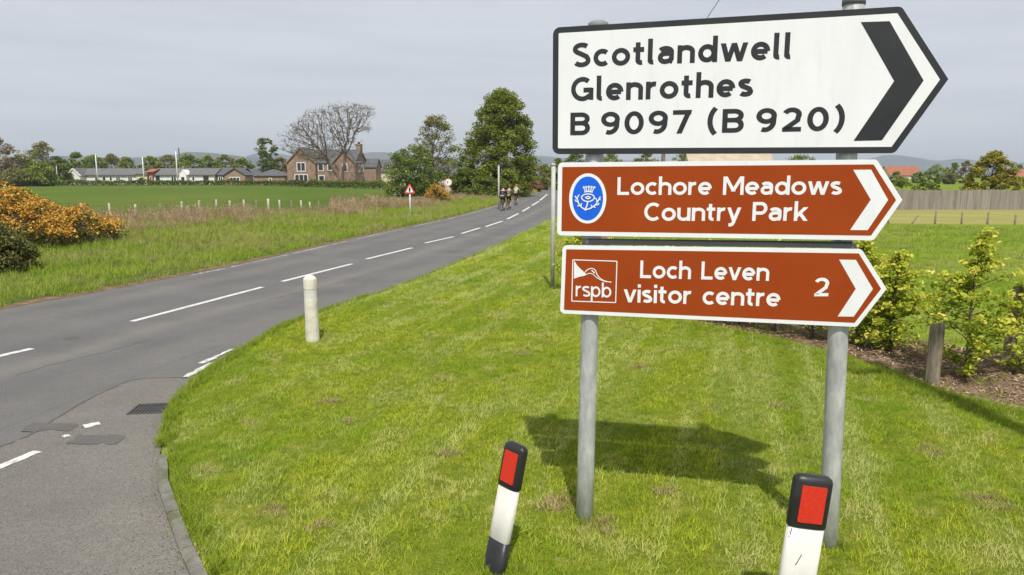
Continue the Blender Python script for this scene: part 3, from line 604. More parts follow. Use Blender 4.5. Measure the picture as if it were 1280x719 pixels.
# ================================================================== THE BIG DIRECTION SIGN
PL = Vector((.52, 4.74, 0)); PRt = Vector((2.11, 4.37, 0)); U = (PRt - PL).normalized(); NRM = Vector((U.y, -U.x, 0))   # NRM looks to the road
if NRM.y > 0: NRM = -NRM
FRONT = .085
def uv(px, py):
    o = PL + NRM * FRONT; dx, dy, dz = ray(px, py); dv = Vector((dx, dy, dz)); t = (o - Vector((0, 0, CAMH))).dot(NRM) / dv.dot(NRM)
    p = Vector((0, 0, CAMH)) + dv * t; return ((p - PL).dot(U), p.z)
def on_plane(u, z, f): return U * u + NRM * f + Vector((0, 0, z))
sign = tag(empty('direction_sign', PL + Vector((0, 0, .0))), 'large white and brown direction sign on two galvanised posts on the verge', 'road sign')
def round_poly(pts, rad, n=6):
    L = len(pts); out_ = []
    for i in range(L):
        p0, p1, p2 = Vector(pts[i - 1]), Vector(pts[i]), Vector(pts[(i + 1) % L]); r = rad[i] if hasattr(rad, '__len__') else rad
        a, b = (p0 - p1).normalized(), (p2 - p1).normalized(); ang = math.acos(max(-1, min(1, a.dot(b)))); d_ = r / math.tan(ang / 2)
        if r < 1e-6: out_.append(tuple(p1)); continue
        c = p1 + (a + b).normalized() * (r / math.sin(ang / 2)); s0 = p1 + a * d_ - c; s1 = p1 + b * d_ - c
        a0 = math.atan2(s0.y, s0.x); a1 = math.atan2(s1.y, s1.x); da = (a1 - a0 + math.pi) % (2 * math.pi) - math.pi
        out_ += [(c.x + r * math.cos(a0 + da * k / n), c.y + r * math.sin(a0 + da * k / n)) for k in range(n + 1)]
    return out_
def inset(pts, d):
    L = len(pts); o = []; ar = sum(pts[i - 1][0] * pts[i][1] - pts[i][0] * pts[i - 1][1] for i in range(L)); sg = 1 if ar > 0 else -1
    for i in range(L):
        p0, p1, p2 = Vector(pts[i - 1]), Vector(pts[i]), Vector(pts[(i + 1) % L]); e0 = (p1 - p0).normalized(); e1 = (p2 - p1).normalized()
        n0 = Vector((-e0.y, e0.x)) * sg; n1 = Vector((-e1.y, e1.x)) * sg; k = (n0 + n1); k = k / (1 + n0.dot(n1)); o.append(tuple(p1 + k * d))
    return o
def slab(polys, f0, f1):
    m = MB()
    for P_ in polys:
        n = len(P_); ar = sum(P_[i - 1][0] * P_[i][1] - P_[i][0] * P_[i - 1][1] for i in range(n)); Q = P_ if ar > 0 else P_[::-1]
        m.add([on_plane(u, z, f1) for u, z in Q] + [on_plane(u, z, f0) for u, z in Q], [tuple(range(n)), tuple(range(2 * n - 1, n - 1, -1))] + [(i, n + i, n + (i + 1) % n, (i + 1) % n) for i in range(n)])
    return m
# ---- lettering: strokes of even width, drawn as centre lines (x-height 1, capitals 1.4)
def arc(cx, cy, rx, ry, a0, a1, n=None):
    n = n or max(4, int(abs(a1 - a0) / 9)); return [(cx + rx * math.cos(R(a0 + (a1 - a0) * i / n)), cy + ry * math.sin(R(a0 + (a1 - a0) * i / n))) for i in range(n + 1)]
def glyphs(w_):
    h = w_ / 2; T = 1 - h; CT = 1.4 - h; AS = 1.44
    g = {}
    def o_(w0=1.06): return arc(w0 / 2, .5, w0 / 2 - h, .5 - h, 90, 450)
    g['o'] = (1.06, [o_()]); g['c'] = (.90, [arc(.52, .5, .52 - h, .5 - h, 48, 312)])
    g['e'] = (1.02, [[(1.0 - h * .8, .48), (h + .05, .48)], arc(.51, .5, .51 - h, .5 - h, -2, 312)])
    g['a'] = (.92, [arc(.43, .66, .34, .34 - h, 150, 0) + [(.77, .5), (.77, .20)] + arc(.77 + .10, .20, .10, .20 - h + .03, 180, 250),
                    [(.77, .585), (.42, .585)] + arc(.40, .585 - (.585 - h) / 2, .40 - h, (.585 - h) / 2, 90, 270) + [(.46, h), (.60, h + .03), (.77, .25)]])
    n_arch = [(h, .60)] + arc(.49, .62, .49 - h, .38 - h, 165, 0) + [(.98 - h, .5), (.98 - h, 0)]
    g['n'] = (.98, [[(h, 0), (h, 1)], n_arch]); g['h'] = (.98, [[(h, 0), (h, AS)], n_arch])
    g['u'] = (.98, [[(h, 1), (h, .4)] + arc(.49, .38, .49 - h, .38 - h, 180, 345), [(.98 - h, 1), (.98 - h, 0)]])
    g['r'] = (.64, [[(h, 0), (h, 1)], [(h, .55)] + arc(.50, .55, .50 - h, .45 - h, 160, 78)])
    g['t'] = (.66, [[(.27, 1.27), (.27, .28)] + arc(.27 + .20, .28, .20, .28 - h, 180, 285), [(0, T), (.62, T)]])
    g['l'] = (.40, [[(h, AS), (h, .24)] + arc(h + .15, .24, .15, .24 - h, 180, 285)])
    g['d'] = (1.06, [o_(1.0), [(1.06 - h, 0), (1.06 - h, AS)]])
    g['w'] = (1.46, [Cut((h * .95, 1.0), (.41, 0), 0, 1), Cut((.41, 0), (.73, 1), 0, 1), Cut((.73, 1), (1.05, 0), 0, 1), Cut((1.05, 0), (1.46 - h * .95, 1), 0, 1)])
    g['v'] = (.98, [Cut((h * .95, 1.0), (.49, 0), 0, 1), Cut((.49, 0), (.98 - h * .95, 1.0), 0, 1)])
    g['y'] = (.98, [Cut((h * .95, 1.0), (.49, 0), .02, 1), Cut((.98 - h * .95, 1.0), (.47, -.08), -.1, 1), [(.50, -.02), (.455, -.13), (.38, -.25), (.28, -.30), (.12, -.29)]])
    g['k'] = (.94, [[(h, 0), (h, AS)], Cut((.80, 1.0), (h * 1.6, .36), .2, 1), Cut((.42, .54), (.82, 0), 0, .7)])
    g['i'] = (w_, [[(h, 0), (h, 1)], [(h, 1.16), (h, 1.16 + w_ * 1.02)]])
    g['s'] = (.82, [arc(.41, .735, .41 - h, .265 - h, 38, 200) + [(.22, .60), (.42, .515), (.62, .42)] + arc(.41, .275, .41 - h, .275 - h, 20, -150)])
    g['S'] = (1.06, [arc(.53, 1.03, .53 - h, .37 - h, 38, 205) + [(.26, .86), (.53, .74), (.82, .60)] + arc(.53, .385, .53 - h, .385 - h, 22, -150)])
    g['G'] = (1.36, [arc(.68, .70, .68 - h, .70 - h, 50, 322), [(1.24 - h * .3, .07), (1.24 - h * .3, .70 + h * .4)], [(1.24, .64), (.74, .64)]])
    g['C'] = (1.22, [arc(.68, .70, .68 - h, .70 - h, 48, 312)])
    g['B'] = (1.12, [[(h, 0), (h, 1.4)], [(h, CT), (.62, CT)] + arc(.62, .74 + (CT - .74) / 2, .34, (CT - .74) / 2, 90, -90) + [(h, .74)], [(.60, .74)] + arc(.66, .74 - (.74 - h) / 2, 1.12 - h - .66, (.74 - h) / 2, 90, -90) + [(h, h)]])
    g['P'] = (1.06, [[(h, 0), (h, 1.4)], [(h, CT), (.60, CT)] + arc(.60, (CT + .58) / 2, 1.04 - h - .60, (CT - .58) / 2, 90, -90) + [(h, .58)]])
    g['L'] = (.94, [[(h, 1.4), (h, h), (.92, h)]])
    g['M'] = (1.52, [[(h, 0), (h, 1.4)], [(1.52 - h, 0), (1.52 - h, 1.4)], Cut((h * 1.3, 1.4), (.76, .34), .26, 1.4), Cut((.76, .34), (1.52 - h * 1.3, 1.4), .26, 1.4)])
    g['0'] = (1.06, [arc(.53, .70, .53 - h, .70 - h, 90, 450)])
    g['9'] = (1.04, [arc(.52, .94, .52 - h, .46 - h, 90, 450), [(1.04 - h, .94), (1.04 - h - .02, .70)] + arc(.46, .62, .56 - h, .62 - h, 5, -112)])
    g['7'] = (1.0, [[(0, CT), (.98, CT)], Cut((.86, 1.35), (.36, 0), 0, 1.39)])
    g['2'] = (1.0, [arc(.49, .98, .49 - h, .42 - h, 160, -25) + [(.78, .66), (.17, h + .02), (.17, h), (.98, h)]])
    g['('] = (.50, [arc(.86, .70, .74, .98, 128, 232)]); g[')'] = (.50, [arc(-.36, .70, .74, .98, 52, -52)])
    return g
class Cut(list):
    '''a straight stroke carried past its ends and trimmed level at y0 and y1'''
    def __init__(s, a, b, y0, y1):
        super().__init__([a, b]); s.y = (y0, y1)
def stroke(path, w_):
    if isinstance(path, Cut):
        a, b = Vector(path[0]), Vector(path[1]); d = (b - a).normalized(); a = a - d * w_ * .6; b = b + d * w_ * .6; n = Vector((-d.y, d.x)) * (w_ / 2); P_ = [a + n, b + n, b - n, a - n]
        for lim, sg in ((path.y[0], 1), (path.y[1], -1)):
            if lim is None: continue
            O = []
            for i in range(len(P_)):
                p, q = P_[i - 1], P_[i]; ip, iq = (p.y - lim) * sg >= 0, (q.y - lim) * sg >= 0
                if ip != iq: O.append(p.lerp(q, (lim - p.y) / (q.y - p.y)))
                if iq: O.append(q)
            P_ = O
        return [tuple(P_)]
    return stroke_curve(path, w_)
def stroke_curve(path, w_):
    """closed outline polygon(s) of a centre line with mitred joins -> list of quads"""
    P_ = [Vector(p) for p in path]; Q = [P_[0]]
    for p in P_[1:]:
        if (p - Q[-1]).length > .012: Q.append(p)
    if (Q[0] - P_[-1]).length < .02 and len(Q) > 6: Q[-1] = Q[0].copy()
    closed = (Q[0] - Q[-1]).length < 1e-6 and len(Q) > 6
    Lf, Rt = [], []; n = len(Q)
    for i in range(n):
        if closed and i in (0, n - 1): e0 = (Q[0] - Q[-2]).normalized(); e1 = (Q[1] - Q[0]).normalized()
        else:
            e1 = (Q[min(i + 1, n - 1)] - Q[i]) if i < n - 1 else (Q[i] - Q[i - 1]); e0 = (Q[i] - Q[i - 1]) if i > 0 else e1; e0 = e0.normalized(); e1 = e1.normalized()
        n0 = Vector((-e0.y, e0.x)); n1 = Vector((-e1.y, e1.x)); k = n0 + n1; den = max(.8, 1 + n0.dot(n1)); k = k / den * (w_ / 2)
        Lf.append(Q[i] + k); Rt.append(Q[i] - k)
    return [(Lf[i], Lf[i + 1], Rt[i + 1], Rt[i]) for i in range(n - 1)]
def lettering(text, pxl, pxr, ptop, pbase, f, wgt, mat, parent, capital=1.4, space=.62, gmax=.22):
    """text fitted between two surveyed points of the board; ptop/pbase give the capital height near the left end"""
    u0, z0 = uv(*pxl); u1, z1 = uv(*pxr); zt = uv(pxl[0], ptop)[1]; zb_ = uv(pxl[0], pbase)[1]
    xh = (zt - zb_) / capital; G = glyphs(wgt); ch = list(text); adv = [space if c == ' ' else .10 if c == '~' else G[c][0] for c in ch]
    gaps = len(ch) - 1; nat = sum(adv); gap = ((u1 - u0) / xh - nat) / max(1, gaps); sx = 1.0
    if gap < .10: sx = ((u1 - u0) / xh - .10 * gaps) / nat; gap = .10
    if gap > gmax: sx = ((u1 - u0) / xh - gmax * gaps) / nat; gap = gmax
    x = 0
    for c, a in zip(ch, adv):
        if c not in ' ~':
            m = MB()
            for k, path in enumerate(G[c][1]):
                for q in stroke(path, wgt):
                    fz = f + .00022 * k
                    P_ = [on_plane(u0 + (x + p.x * sx) * xh, z0 + (z1 - z0) * ((x + p.x * sx) * xh / (u1 - u0)) + p.y * xh, fz) for p in q]
                    n_ = (P_[1] - P_[0]).cross(P_[2] - P_[0])
                    m.add(P_ if n_.dot(NRM) > 0 else P_[::-1], [tuple(range(len(P_)))])
            link('letter', m.mesh('letter'), mat, parent)
        x += a * sx + gap
def panel(outline, rad, bw, mat_edge, mat_face, chev, mat_chev):
    P_ = [uv(*p) for p in outline]
    pn = slab([round_poly(P_, rad)], FRONT - .016, FRONT).build('sign_panel', mat_edge, sign)
    slab([round_poly(inset(P_, bw), [max(.004, r - bw) for r in rad])], FRONT - .004, FRONT + .0012).build('panel_face', mat_face, pn)
    slab([[uv(*p) for p in chev]], FRONT, FRONT + .0024).build('chevron', mat_chev, pn)
    return pn
LF = FRONT + .0024
p1 = panel([(690.5, 192.8), (691.3, 34.5), (1127, 8), (1185.5, 99), (1118.5, 191.6)], [.045, .045, .04, .006, .04], .037, 'sign_black', 'sign_white',
           [(1076, 27.8), (1112, 26.6), (1154.4, 100.8), (1102.4, 175.5), (1066.8, 176.2), (1117.6, 101.4)], 'sign_black')
tag(p1, 'top white board with black border, lettering and chevron')
lettering('Scotlandwell', (715.8, 84.6), (989.3, 74.0), 54.6, 84.6, LF, .272, 'sign_black', p1, 1.37)
lettering('Glenrothes', (713.8, 127.0), (941, 120.8), 97.4, 127.0, LF, .272, 'sign_black', p1, 1.37)
lettering('B~9097 (B~920)', (712.8, 169.2), (1054.5, 163.6), 141, 169.2, LF, .272, 'sign_black', p1, space=.34, gmax=.29)
p2 = panel([(696.3, 294.3), (697.6, 203.3), (1096, 199.4), (1128, 250), (1092, 300.6)], [.03, .03, .028, .006, .028], .029, 'sign_white', 'sign_brown',
           [(1066.4, 212.4), (1088.8, 212.2), (1110, 250), (1084.4, 287.8), (1062.6, 287.6), (1088.4, 249.8)], 'sign_white')
tag(p2, 'middle brown tourist board with blue oval thistle emblem')
lettering('Lochore Meadows', (771.6, 243.8), (1052, 243.6), 221.6, 243.8, LF, .242, 'sign_white', p2)
lettering('Country Park', (805, 276.2), (1009, 276.2), 253.4, 276.2, LF, .242, 'sign_white', p2)
p3 = panel([(700, 391.8), (703.2, 306.8), (1077, 311.6), (1108.3, 361.2), (1071, 408.8)], [.03, .03, .028, .006, .028], .026, 'sign_white', 'sign_brown',
           [(1048.8, 324.6), (1069.8, 325), (1091, 361.2), (1067, 395.8), (1047, 395.6), (1069.6, 361.2)], 'sign_white')
tag(p3, 'lowest brown board with bird emblem and the number 2')
lettering('Loch Leven', (800, 347.6), (961, 351.2), 325.6, 347.6, LF, .242, 'sign_white', p3)
lettering('visitor centre', (779.6, 377.8), (975, 383.4), 355.2, 377.8, LF, .242, 'sign_white', p3)
lettering('2', (1016.6, 370.4), (1035.6, 370.4), 347.2, 370.4, LF, .24, 'sign_white', p3)
# blue oval with thistle
def ellipse_px(cx, cy, rx, ry, n=40):
    c = uv(cx, cy); ex = uv(cx + rx, cy)[0] - c[0]; ez = c[1] - uv(cx, cy + ry)[1]
    return [(c[0] + ex * math.cos(2 * math.pi * k / n), c[1] + ez * math.sin(2 * math.pi * k / n)) for k in range(n)]
slab([ellipse_px(734.6, 248.3, 23.4, 31.2)], FRONT, FRONT + .0022).build('emblem_rim', 'sign_white', p2)
slab([ellipse_px(734.6, 248.3, 19.3, 27.4)], FRONT, FRONT + .0032).build('emblem_oval', 'sign_blue', p2)
def px_stroke(m, pts, wpx, f):
    pl = [uv(*p) for p in pts]; wm = wpx * .0050
    for q in stroke([(a / .05, b / .05) for a, b in resample_2(pl)], wm / .05):
        P_ = [on_plane(p.x * .05, p.y * .05, f) for p in q]; n_ = (P_[1] - P_[0]).cross(P_[2] - P_[0]); m.add(P_ if n_.dot(NRM) > 0 else P_[::-1], [(0, 1, 2, 3)])
def resample_2(pl):
    n = max(2, (len(pl) - 1) * 5); return [(p.x, p.y) for p in resample([Vector((a, b, 0)) for a, b in pl], [i / n for i in range(n + 1)])] if len(pl) > 2 else pl
m = MB(); f = FRONT + .0040; O = (700, 205); Z = lambda x, y: (700 + x / 4.0, 205 + y / 4.0)     # tracing scale of the survey sheet
for k, (pts, wd) in enumerate([([Z(118, 112), Z(121, 122), Z(127, 138)], 1.3), ([Z(130, 110), Z(132, 122), Z(135, 138)], 1.3), ([Z(145, 108), Z(145, 122), Z(144, 138)], 1.3), ([Z(160, 110), Z(157, 122), Z(152, 138)], 1.3), ([Z(175, 112), Z(169, 122), Z(160, 138)], 1.3),
        ([Z(114, 120), Z(128, 116), Z(146, 115), Z(164, 116), Z(178, 119)], 1.2), ([Z(122, 141), Z(142, 138), Z(164, 141)], 1.5),
        ([Z(142, 150), Z(120, 154), Z(108, 168), Z(118, 182), Z(140, 188), Z(162, 182), Z(172, 168), Z(162, 154), Z(142, 150)], 1.5),
        ([Z(128, 168), Z(140, 163), Z(152, 168), Z(140, 174), Z(128, 168)], 1.4),
        ([Z(139, 188), Z(136, 205), Z(129, 222), Z(127, 234)], 1.7),
        ([Z(128, 228), Z(110, 218), Z(96, 202), Z(88, 180), Z(76, 160)], 1.7), ([Z(93, 190), Z(80, 186), Z(76, 178)], 1.4), ([Z(88, 172), Z(92, 160), Z(98, 154)], 1.3), ([Z(102, 208), Z(88, 210)], 1.4), ([Z(106, 212), Z(108, 196)], 1.4),
        ([Z(130, 228), Z(152, 222), Z(176, 206), Z(190, 186), Z(202, 164)], 1.7), ([Z(178, 204), Z(190, 204), Z(196, 196)], 1.4), ([Z(186, 190), Z(182, 176), Z(174, 172)], 1.3), ([Z(196, 176), Z(204, 180)], 1.3), ([Z(160, 218), Z(158, 204)], 1.4), ([Z(168, 212), Z(178, 218)], 1.4)]):
    px_stroke(m, pts, wd, f + .00022 * k)
link('thistle_emblem', m.mesh('thistle_emblem'), 'sign_white', p2)
# bird emblem in its square
m = MB(); f = LF + .0002; A = [(716.2, 324.8), (771.2, 326.6), (769.6, 378.2), (714.8, 376.4)]
for k in range(4): px_stroke(m, [A[k], A[(k + 1) % 4]], 1.35, f + .00022 * k)
link('emblem_frame', m.mesh('emblem_frame'), 'sign_white', p3)
m = MB(); Z = lambda x, y: uv(680 + x / 3.125, 190 + y / 3.125)
body = [Z(118, 424), Z(123, 432), Z(130, 444), Z(142, 456), Z(152, 465), Z(161, 473), Z(166, 478), Z(158, 484), Z(140, 487), Z(117, 495)]
slab([body], FRONT, LF).build('bird_body', 'sign_white', p3)
for k, (pts, wd) in enumerate([([(680 + x / 3.125, 190 + y / 3.125) for x, y in [(160, 470), (170, 460), (184, 455), (196, 458), (203, 467), (208, 480), (220, 494), (238, 504), (264, 509)]], 1.25), ([(680 + x / 3.125, 190 + y / 3.125) for x, y in [(164, 479), (178, 474), (192, 478), (204, 489), (220, 499), (246, 508)]], 1.0),
                               ([(680 + x / 3.125, 190 + y / 3.125) for x, y in [(186, 462), (192, 467), (198, 474)]], 1.6)]):
    px_stroke(m, pts, wd, f + .00022 * k)
link('bird_neck_and_bill', m.mesh('bird_neck_and_bill'), 'sign_white', p3)
# small emblem letters, thin rounded shapes
def small_letters():
    h = .09; W = .18; L = {}
    n_arch = lambda: [(h, .6)] + arc(.45, .60, .45 - h, .40 - h, 170, 60)
    g = [(.52, [[(h, 0), (h, 1)], [(h, .55)] + arc(.48, .55, .48 - h, .45 - h, 165, 85)]), (.74, glyphs(.18)['s'][1]),
         (.94, [[(h, -.4), (h, 1)], arc(.49, .5, .45 - h, .5 - h, 90, 450)]), (.94, [[(h, 0), (h, 1.38)], arc(.49, .5, .45 - h, .5 - h, 90, 450)])]
    u0, z0 = uv(719.6, 370.4); u1, z1 = uv(764, 372.2); xh = (uv(740, 357.6)[1] - uv(740, 371)[1]); nat = sum(a for a, _ in g); gap = .12; sx = ((u1 - u0) / xh - 3 * gap) / nat; x = 0
    for a, paths in g:
        m = MB()
        for k, path in enumerate(paths):
            for q in stroke(path, W):
                P_ = [on_plane(u0 + (x + p.x * sx) * xh, z0 + p.y * xh + (z1 - z0) * x * xh / (u1 - u0), LF + .0003 + .00022 * k) for p in q]; n_ = (P_[1] - P_[0]).cross(P_[2] - P_[0]); m.add(P_ if n_.dot(NRM) > 0 else P_[::-1], [(0, 1, 2, 3)])
        link('letter', m.mesh('letter'), 'sign_white', p3); x += a * sx + gap
small_letters()
# posts, rear channels and clips
for (bx, lean, top) in ((0, .035, 3.455), ((PRt - PL).dot(U), -.085, 3.53)):
    b = U * bx; m = MB(); m.tube([b + Vector((0, 0, -.25)), b + Vector((0, 0, .5)) + U * lean * .14, b + Vector((0, 0, 2)) + U * lean * .56, b + Vector((0, 0, top - .02)) + U * lean, b + Vector((0, 0, top)) + U * lean], [.0605, .0605, .0605, .0605, .052], 24)
    m.build('post', 'galvanised', sign, True)
    cp = MB(); cp.tube([b + U * lean + Vector((0, 0, top - .035)), b + U * lean + Vector((0, 0, top + .008)), b + U * lean + Vector((0, 0, top + .02))], [.065, .065, .045], 20); cp.build('post_cap', 'sign_grey', sign, True)
for (pa, pb) in (((720, 60), (1100, 45)), ((720, 165), (1100, 163)), ((725, 222), (1080, 220)), ((725, 280), (1080, 283)), ((728, 318), (1066, 322)), ((728, 378), (1062, 392)), ((735, 302.5), (1066, 306.5))):
    a, b = uv(*pa), uv(*pb); m = MB()
    pr = [(a[0], a[1] - .02), (b[0], b[1] - .02), (b[0], b[1] + .02), (a[0], a[1] + .02)]
    slab([pr], FRONT - .026, FRONT - .0165).build('rear_channel', 'rail_dark', sign)
    for bx, lean in ((0, .03), ((PRt - PL).dot(U), -.06)):
        c = U * (bx + lean * a[1] / 3.5) + Vector((0, 0, a[1])); m = MB(); m.tube([c - Vector((0, 0, .018)), c + Vector((0, 0, .018))], [.066, .066], 20)
        m.build('post_clip', 'sign_grey', sign, True)

# ================================================================== MARKER POSTS, BOLLARD, DRAIN
def oval_ring(z, wx, dy, n=24, p=3.2):
    return [(wx * math.copysign(abs(math.cos(2 * math.pi * k / n)) ** (2 / p), math.cos(2 * math.pi * k / n)), dy * math.copysign(abs(math.sin(2 * math.pi * k / n)) ** (2 / p), math.sin(2 * math.pi * k / n)), z) for k in range(n)]
def loft(rings):
    m = MB(); n = len(rings[0])
    for r in rings: m.v += r
    for i in range(len(rings) - 1):
        for k in range(n): m.f.append((i * n + k, i * n + (k + 1) % n, (i + 1) * n + (k + 1) % n, (i + 1) * n + k))
    m.f.append(tuple(range(n))[::-1]); m.f.append(tuple((len(rings) - 1) * n + k for k in range(n)))
    return m
def marker(loc, rz, lean_x, lean_y, label, W, D, H, zb0, capH, hide=False):
    t = tag(empty('verge_marker_post', loc, 0), label, 'marker post', 'black and white marker posts on the verge')
    M = Matrix.Rotation(lean_x, 4, 'Y') @ Matrix.Rotation(lean_y, 4, 'X') @ Matrix.Rotation(rz, 4, 'Z'); t.matrix_world = Matrix.Translation(loc) @ M
    t.rotation_mode = 'QUATERNION'; t.rotation_quaternion = M.to_quaternion(); t.location = loc
    zc = H - capH
    loft([oval_ring(-.2, W, D), oval_ring(zb0, W, D)]).build('base_band', 'black_plastic', t, True)
    loft([oval_ring(zb0, W - .002, D - .002), oval_ring(zb0 + .002, W - .001, D - .001), oval_ring(zc, W - .001, D - .001)]).build('post_body', 'white_plastic', t, True)
    cap = loft([oval_ring(zc - .004, W + .002, D + .002), oval_ring(zc + .002, W + .0045, D + .0045), oval_ring(H - .035, W + .0045, D + .0045), oval_ring(H - .016, W - .001, D - .001), oval_ring(H - .004, W - .016, D - .014), oval_ring(H, W - .034, D - .024)]).build('cap', 'black_plastic', t, True)
    rw, z0, z1 = W * .66, zc + .030, H - .048
    fr_ = round_poly([(-rw, z0), (rw, z0), (rw, z1), (-rw, z1)], .006, 3); y = -(D + .0045)
    MB().prism(fr_, y - .0035, y + .006).build('reflector', 'red_reflector', cap)
    return t
m1 = marker(Vector((-.115, 4.06, ground_z(-.1, 4.06) - .01)), R(-40), R(10.0), R(-2), 'leaning marker post left of the sign, its red reflector turned to the road', .076, .034, .845, .22, .275)
m2 = marker(Vector((1.46, 3.40, ground_z(1.46, 3.4) - .01)), R(-4), R(5.5), R(-1), 'marker post before the right sign post, its foot out of view', .094, .036, .93, .20, .275)
for (x0, z0, x1, z1) in ((-.083, .645, -.078, .628), (-.085, .618, -.081, .610), (-.01, .51, -.028, .46), (-.028, .46, -.034, .45)):
    d = Vector((x1 - x0, 0, z1 - z0)).normalized(); s = Vector((-d.z, 0, d.x)) * .0022; a = Vector((x0, -.0376, z0)); b = Vector((x1, -.0376, z1)); MB().add([a - s, b - s, b + s, a + s], [(0, 1, 2, 3)]).build('scuff_mark', 'scuff_mark', m2)
bl = gp(391, 427, .06); bol = tag(empty('marker_bollard', bl), 'weathered white concrete bollard at the grass edge by the road', 'bollard')
r0 = .098
lathe([(r0 + .004, -.2), (r0 + .003, .06), (r0, .30), (r0 - .001, .650), (r0 - .001, .655)], 28).build('shaft', 'concrete_white', bol, True)
lathe([(r0 - .003, .653), (r0 - .003, .658), (r0 - .003, .787), (r0 - .003, .792)], 28).build('recessed_band', 'band_grey', bol, True)
lathe([(r0 - .001, .79), (r0 - .001, .795), (r0, .81), (r0, .93), (r0 - .008, .952), (r0 - .04, .985), (r0 - .075, .998)], 28).build('head', 'concrete_white', bol, True)
# gully grating
gc = gp(190, 511.5); gl = tag(empty('drain_grating', (gc.x, gc.y, 0)), 'iron drain grating set in the asphalt beside the kerb corner', 'drain')
gl.rotation_euler = (0, 0, R(8)); m = MB()
m.box(-.20, .20, -.17, -.145, -.04, .012); m.box(-.20, .20, .145, .17, -.04, .0121); m.box(-.20, -.175, -.145, .145, -.04, .0119); m.box(.175, .20, -.145, .145, -.04, .0122); m.build('frame', 'iron', gl)
MB().box(-.175, .175, -.145, .145, .0045, .0052).build('pit_shade_plate', 'shade_black', gl)  # flat plate, its near-black colour stands in for the shaded hollow below the bars
bar = MB().box(-.011, .011, -.145, .145, .0045, .0105).mesh('bar')
for i in range(9): o = link('bar', bar, 'iron', gl); o.location = (-.15 + i * .0375, 0, 0); o.rotation_euler = (0, 0, R(0))
MB().box(-.175, .175, -.008, .008, .0106, .0116).build('cross_bar', 'iron', gl)

# poles
def pole(name, base, h, r0_, r1_, mat, label, cat, cap=True):
    t = tag(empty(name, base), label, cat); MB().tube([(0, 0, -.3), (0, 0, h * .5), (0, 0, h)], [r0_, (r0_ + r1_) / 2, r1_], 14).build('shaft', mat, t, True)
    if cap: lathe([(r1_ + .006, h - .03), (r1_ + .006, h + .01), (r1_ * .5, h + .025)], 14).build('cap', mat, t, True)
    return t
pole('slim_pole', gp(690.5, 360, .05), at(690.5, 206, 15.6).z - .05, .045, .045, 'pole_grey', 'slim grey pole beside the hedge end, just left of the signs', 'pole')
pole('slim_pole', gp(623.5, 261, .05), at(623.5, 207, 53).z - .05, .07, .06, 'pole_grey', 'pale pole beside the cyclists before the big dark tree', 'pole')
tp = pole('telegraph_pole', Vector((5.22, 2.3, .03)), 10.2, .155, .105, 'post_wood', 'tall wooden telegraph pole on the verge, known by its shadow on the grass', 'telegraph pole')
MB().box(-.55, .55, -.05, .05, 9.55, 9.67).build('cross_arm', 'post_wood', tp)
for x in (-.48, -.2, .2, .48): o = lathe([(.02, 9.67), (.02, 9.72), (.045, 9.74), (.045, 9.80), (.02, 9.83)], 10).build('insulator', 'pole_white', tp, True); o.location.x = x
far_b = at(828, 232, 46); far_b.z = -.05; ft = at(828, 106, 46)
tp2 = pole('telegraph_pole', far_b, ft.z + .4, .15, .10, 'post_wood', 'telegraph pole hidden behind the white board', 'telegraph pole')
A = Vector((5.22 - .48, 2.3, 9.8)); B = Vector((ft.x, 46, ft.z + .2)); m = MB(); m.tube([A.lerp(B, i / 16) - Vector((0, 0, .35 * 4 * (i / 16) * (1 - i / 16))) for i in range(17)], [.012] * 17, 6)
tag(m.build('overhead_cable', 'cable_black'), 'thin black overhead cable crossing the sky above the white board', 'cable')

# small traffic signs across the road
def tri_sign(base, Y):
    t = tag(empty('warning_sign', base), 'red bordered triangular warning sign on a pale post across the road', 'road sign')
    hz_ = at(513, 242, base.y).z - base.z; top = at(513, 229, base.y).z - base.z; s = (top - hz_) / .866
    MB().tube([(0, 0, -.2), (0, 0, top - .15)], [.045, .045], 12).build('post', 'pole_white', t, True)
    tri = round_poly([(-s / 2, hz_), (s / 2, hz_), (0, top)], .04, 4); pl = MB().prism(tri, -.075, -.055).build('panel', 'warning_red', t)
    ti = round_poly([(-s / 2 + .13, hz_ + .075), (s / 2 - .13, hz_ + .075), (0, top - .15)], .015, 4); MB().prism(ti, -.080, -.0755).build('panel_face', 'sign_white', pl)
    c = hz_ + (top - hz_) * .36
    MB().prism([(-.045, c - .11), (.045, c - .11), (.055, c + .03), (.03, c + .15), (-.03, c + .15), (-.055, c + .03)], -.084, -.0805).build('symbol', 'sign_black', pl)
tri_sign(gp(513, 271, .06), 43)
def round_sign(px, py, Y, r):
    b = at(px, py, Y); t = tag(empty('speed_sign', (b.x, Y, .05)), 'round white sign with red rim on a thin post beside the small gorse', 'road sign'); z = b.z - .05
    MB().tube([(0, 0, -.2), (0, 0, z + r * .6)], [.04, .04], 10).build('post', 'pole_grey', t, True)
    ring = [(r * math.cos(2 * math.pi * k / 32), z + r * math.sin(2 * math.pi * k / 32)) for k in range(32)]; pl = MB().prism(ring, -.07, -.05).build('panel', 'sign_edge_pink', t)
    ring = [(r * .78 * math.cos(2 * math.pi * k / 32), z + r * .78 * math.sin(2 * math.pi * k / 32)) for k in range(32)]; MB().prism(ring, -.075, -.0705).build('panel_face', 'sign_white', pl)
    MB().prism([(-.13, z - .09), (-.02, z - .09), (-.02, z + .10), (-.13, z + .10)], -.079, -.0755).build('symbol', 'sign_grey', pl)
round_sign(560.5, 228, 64, .33)

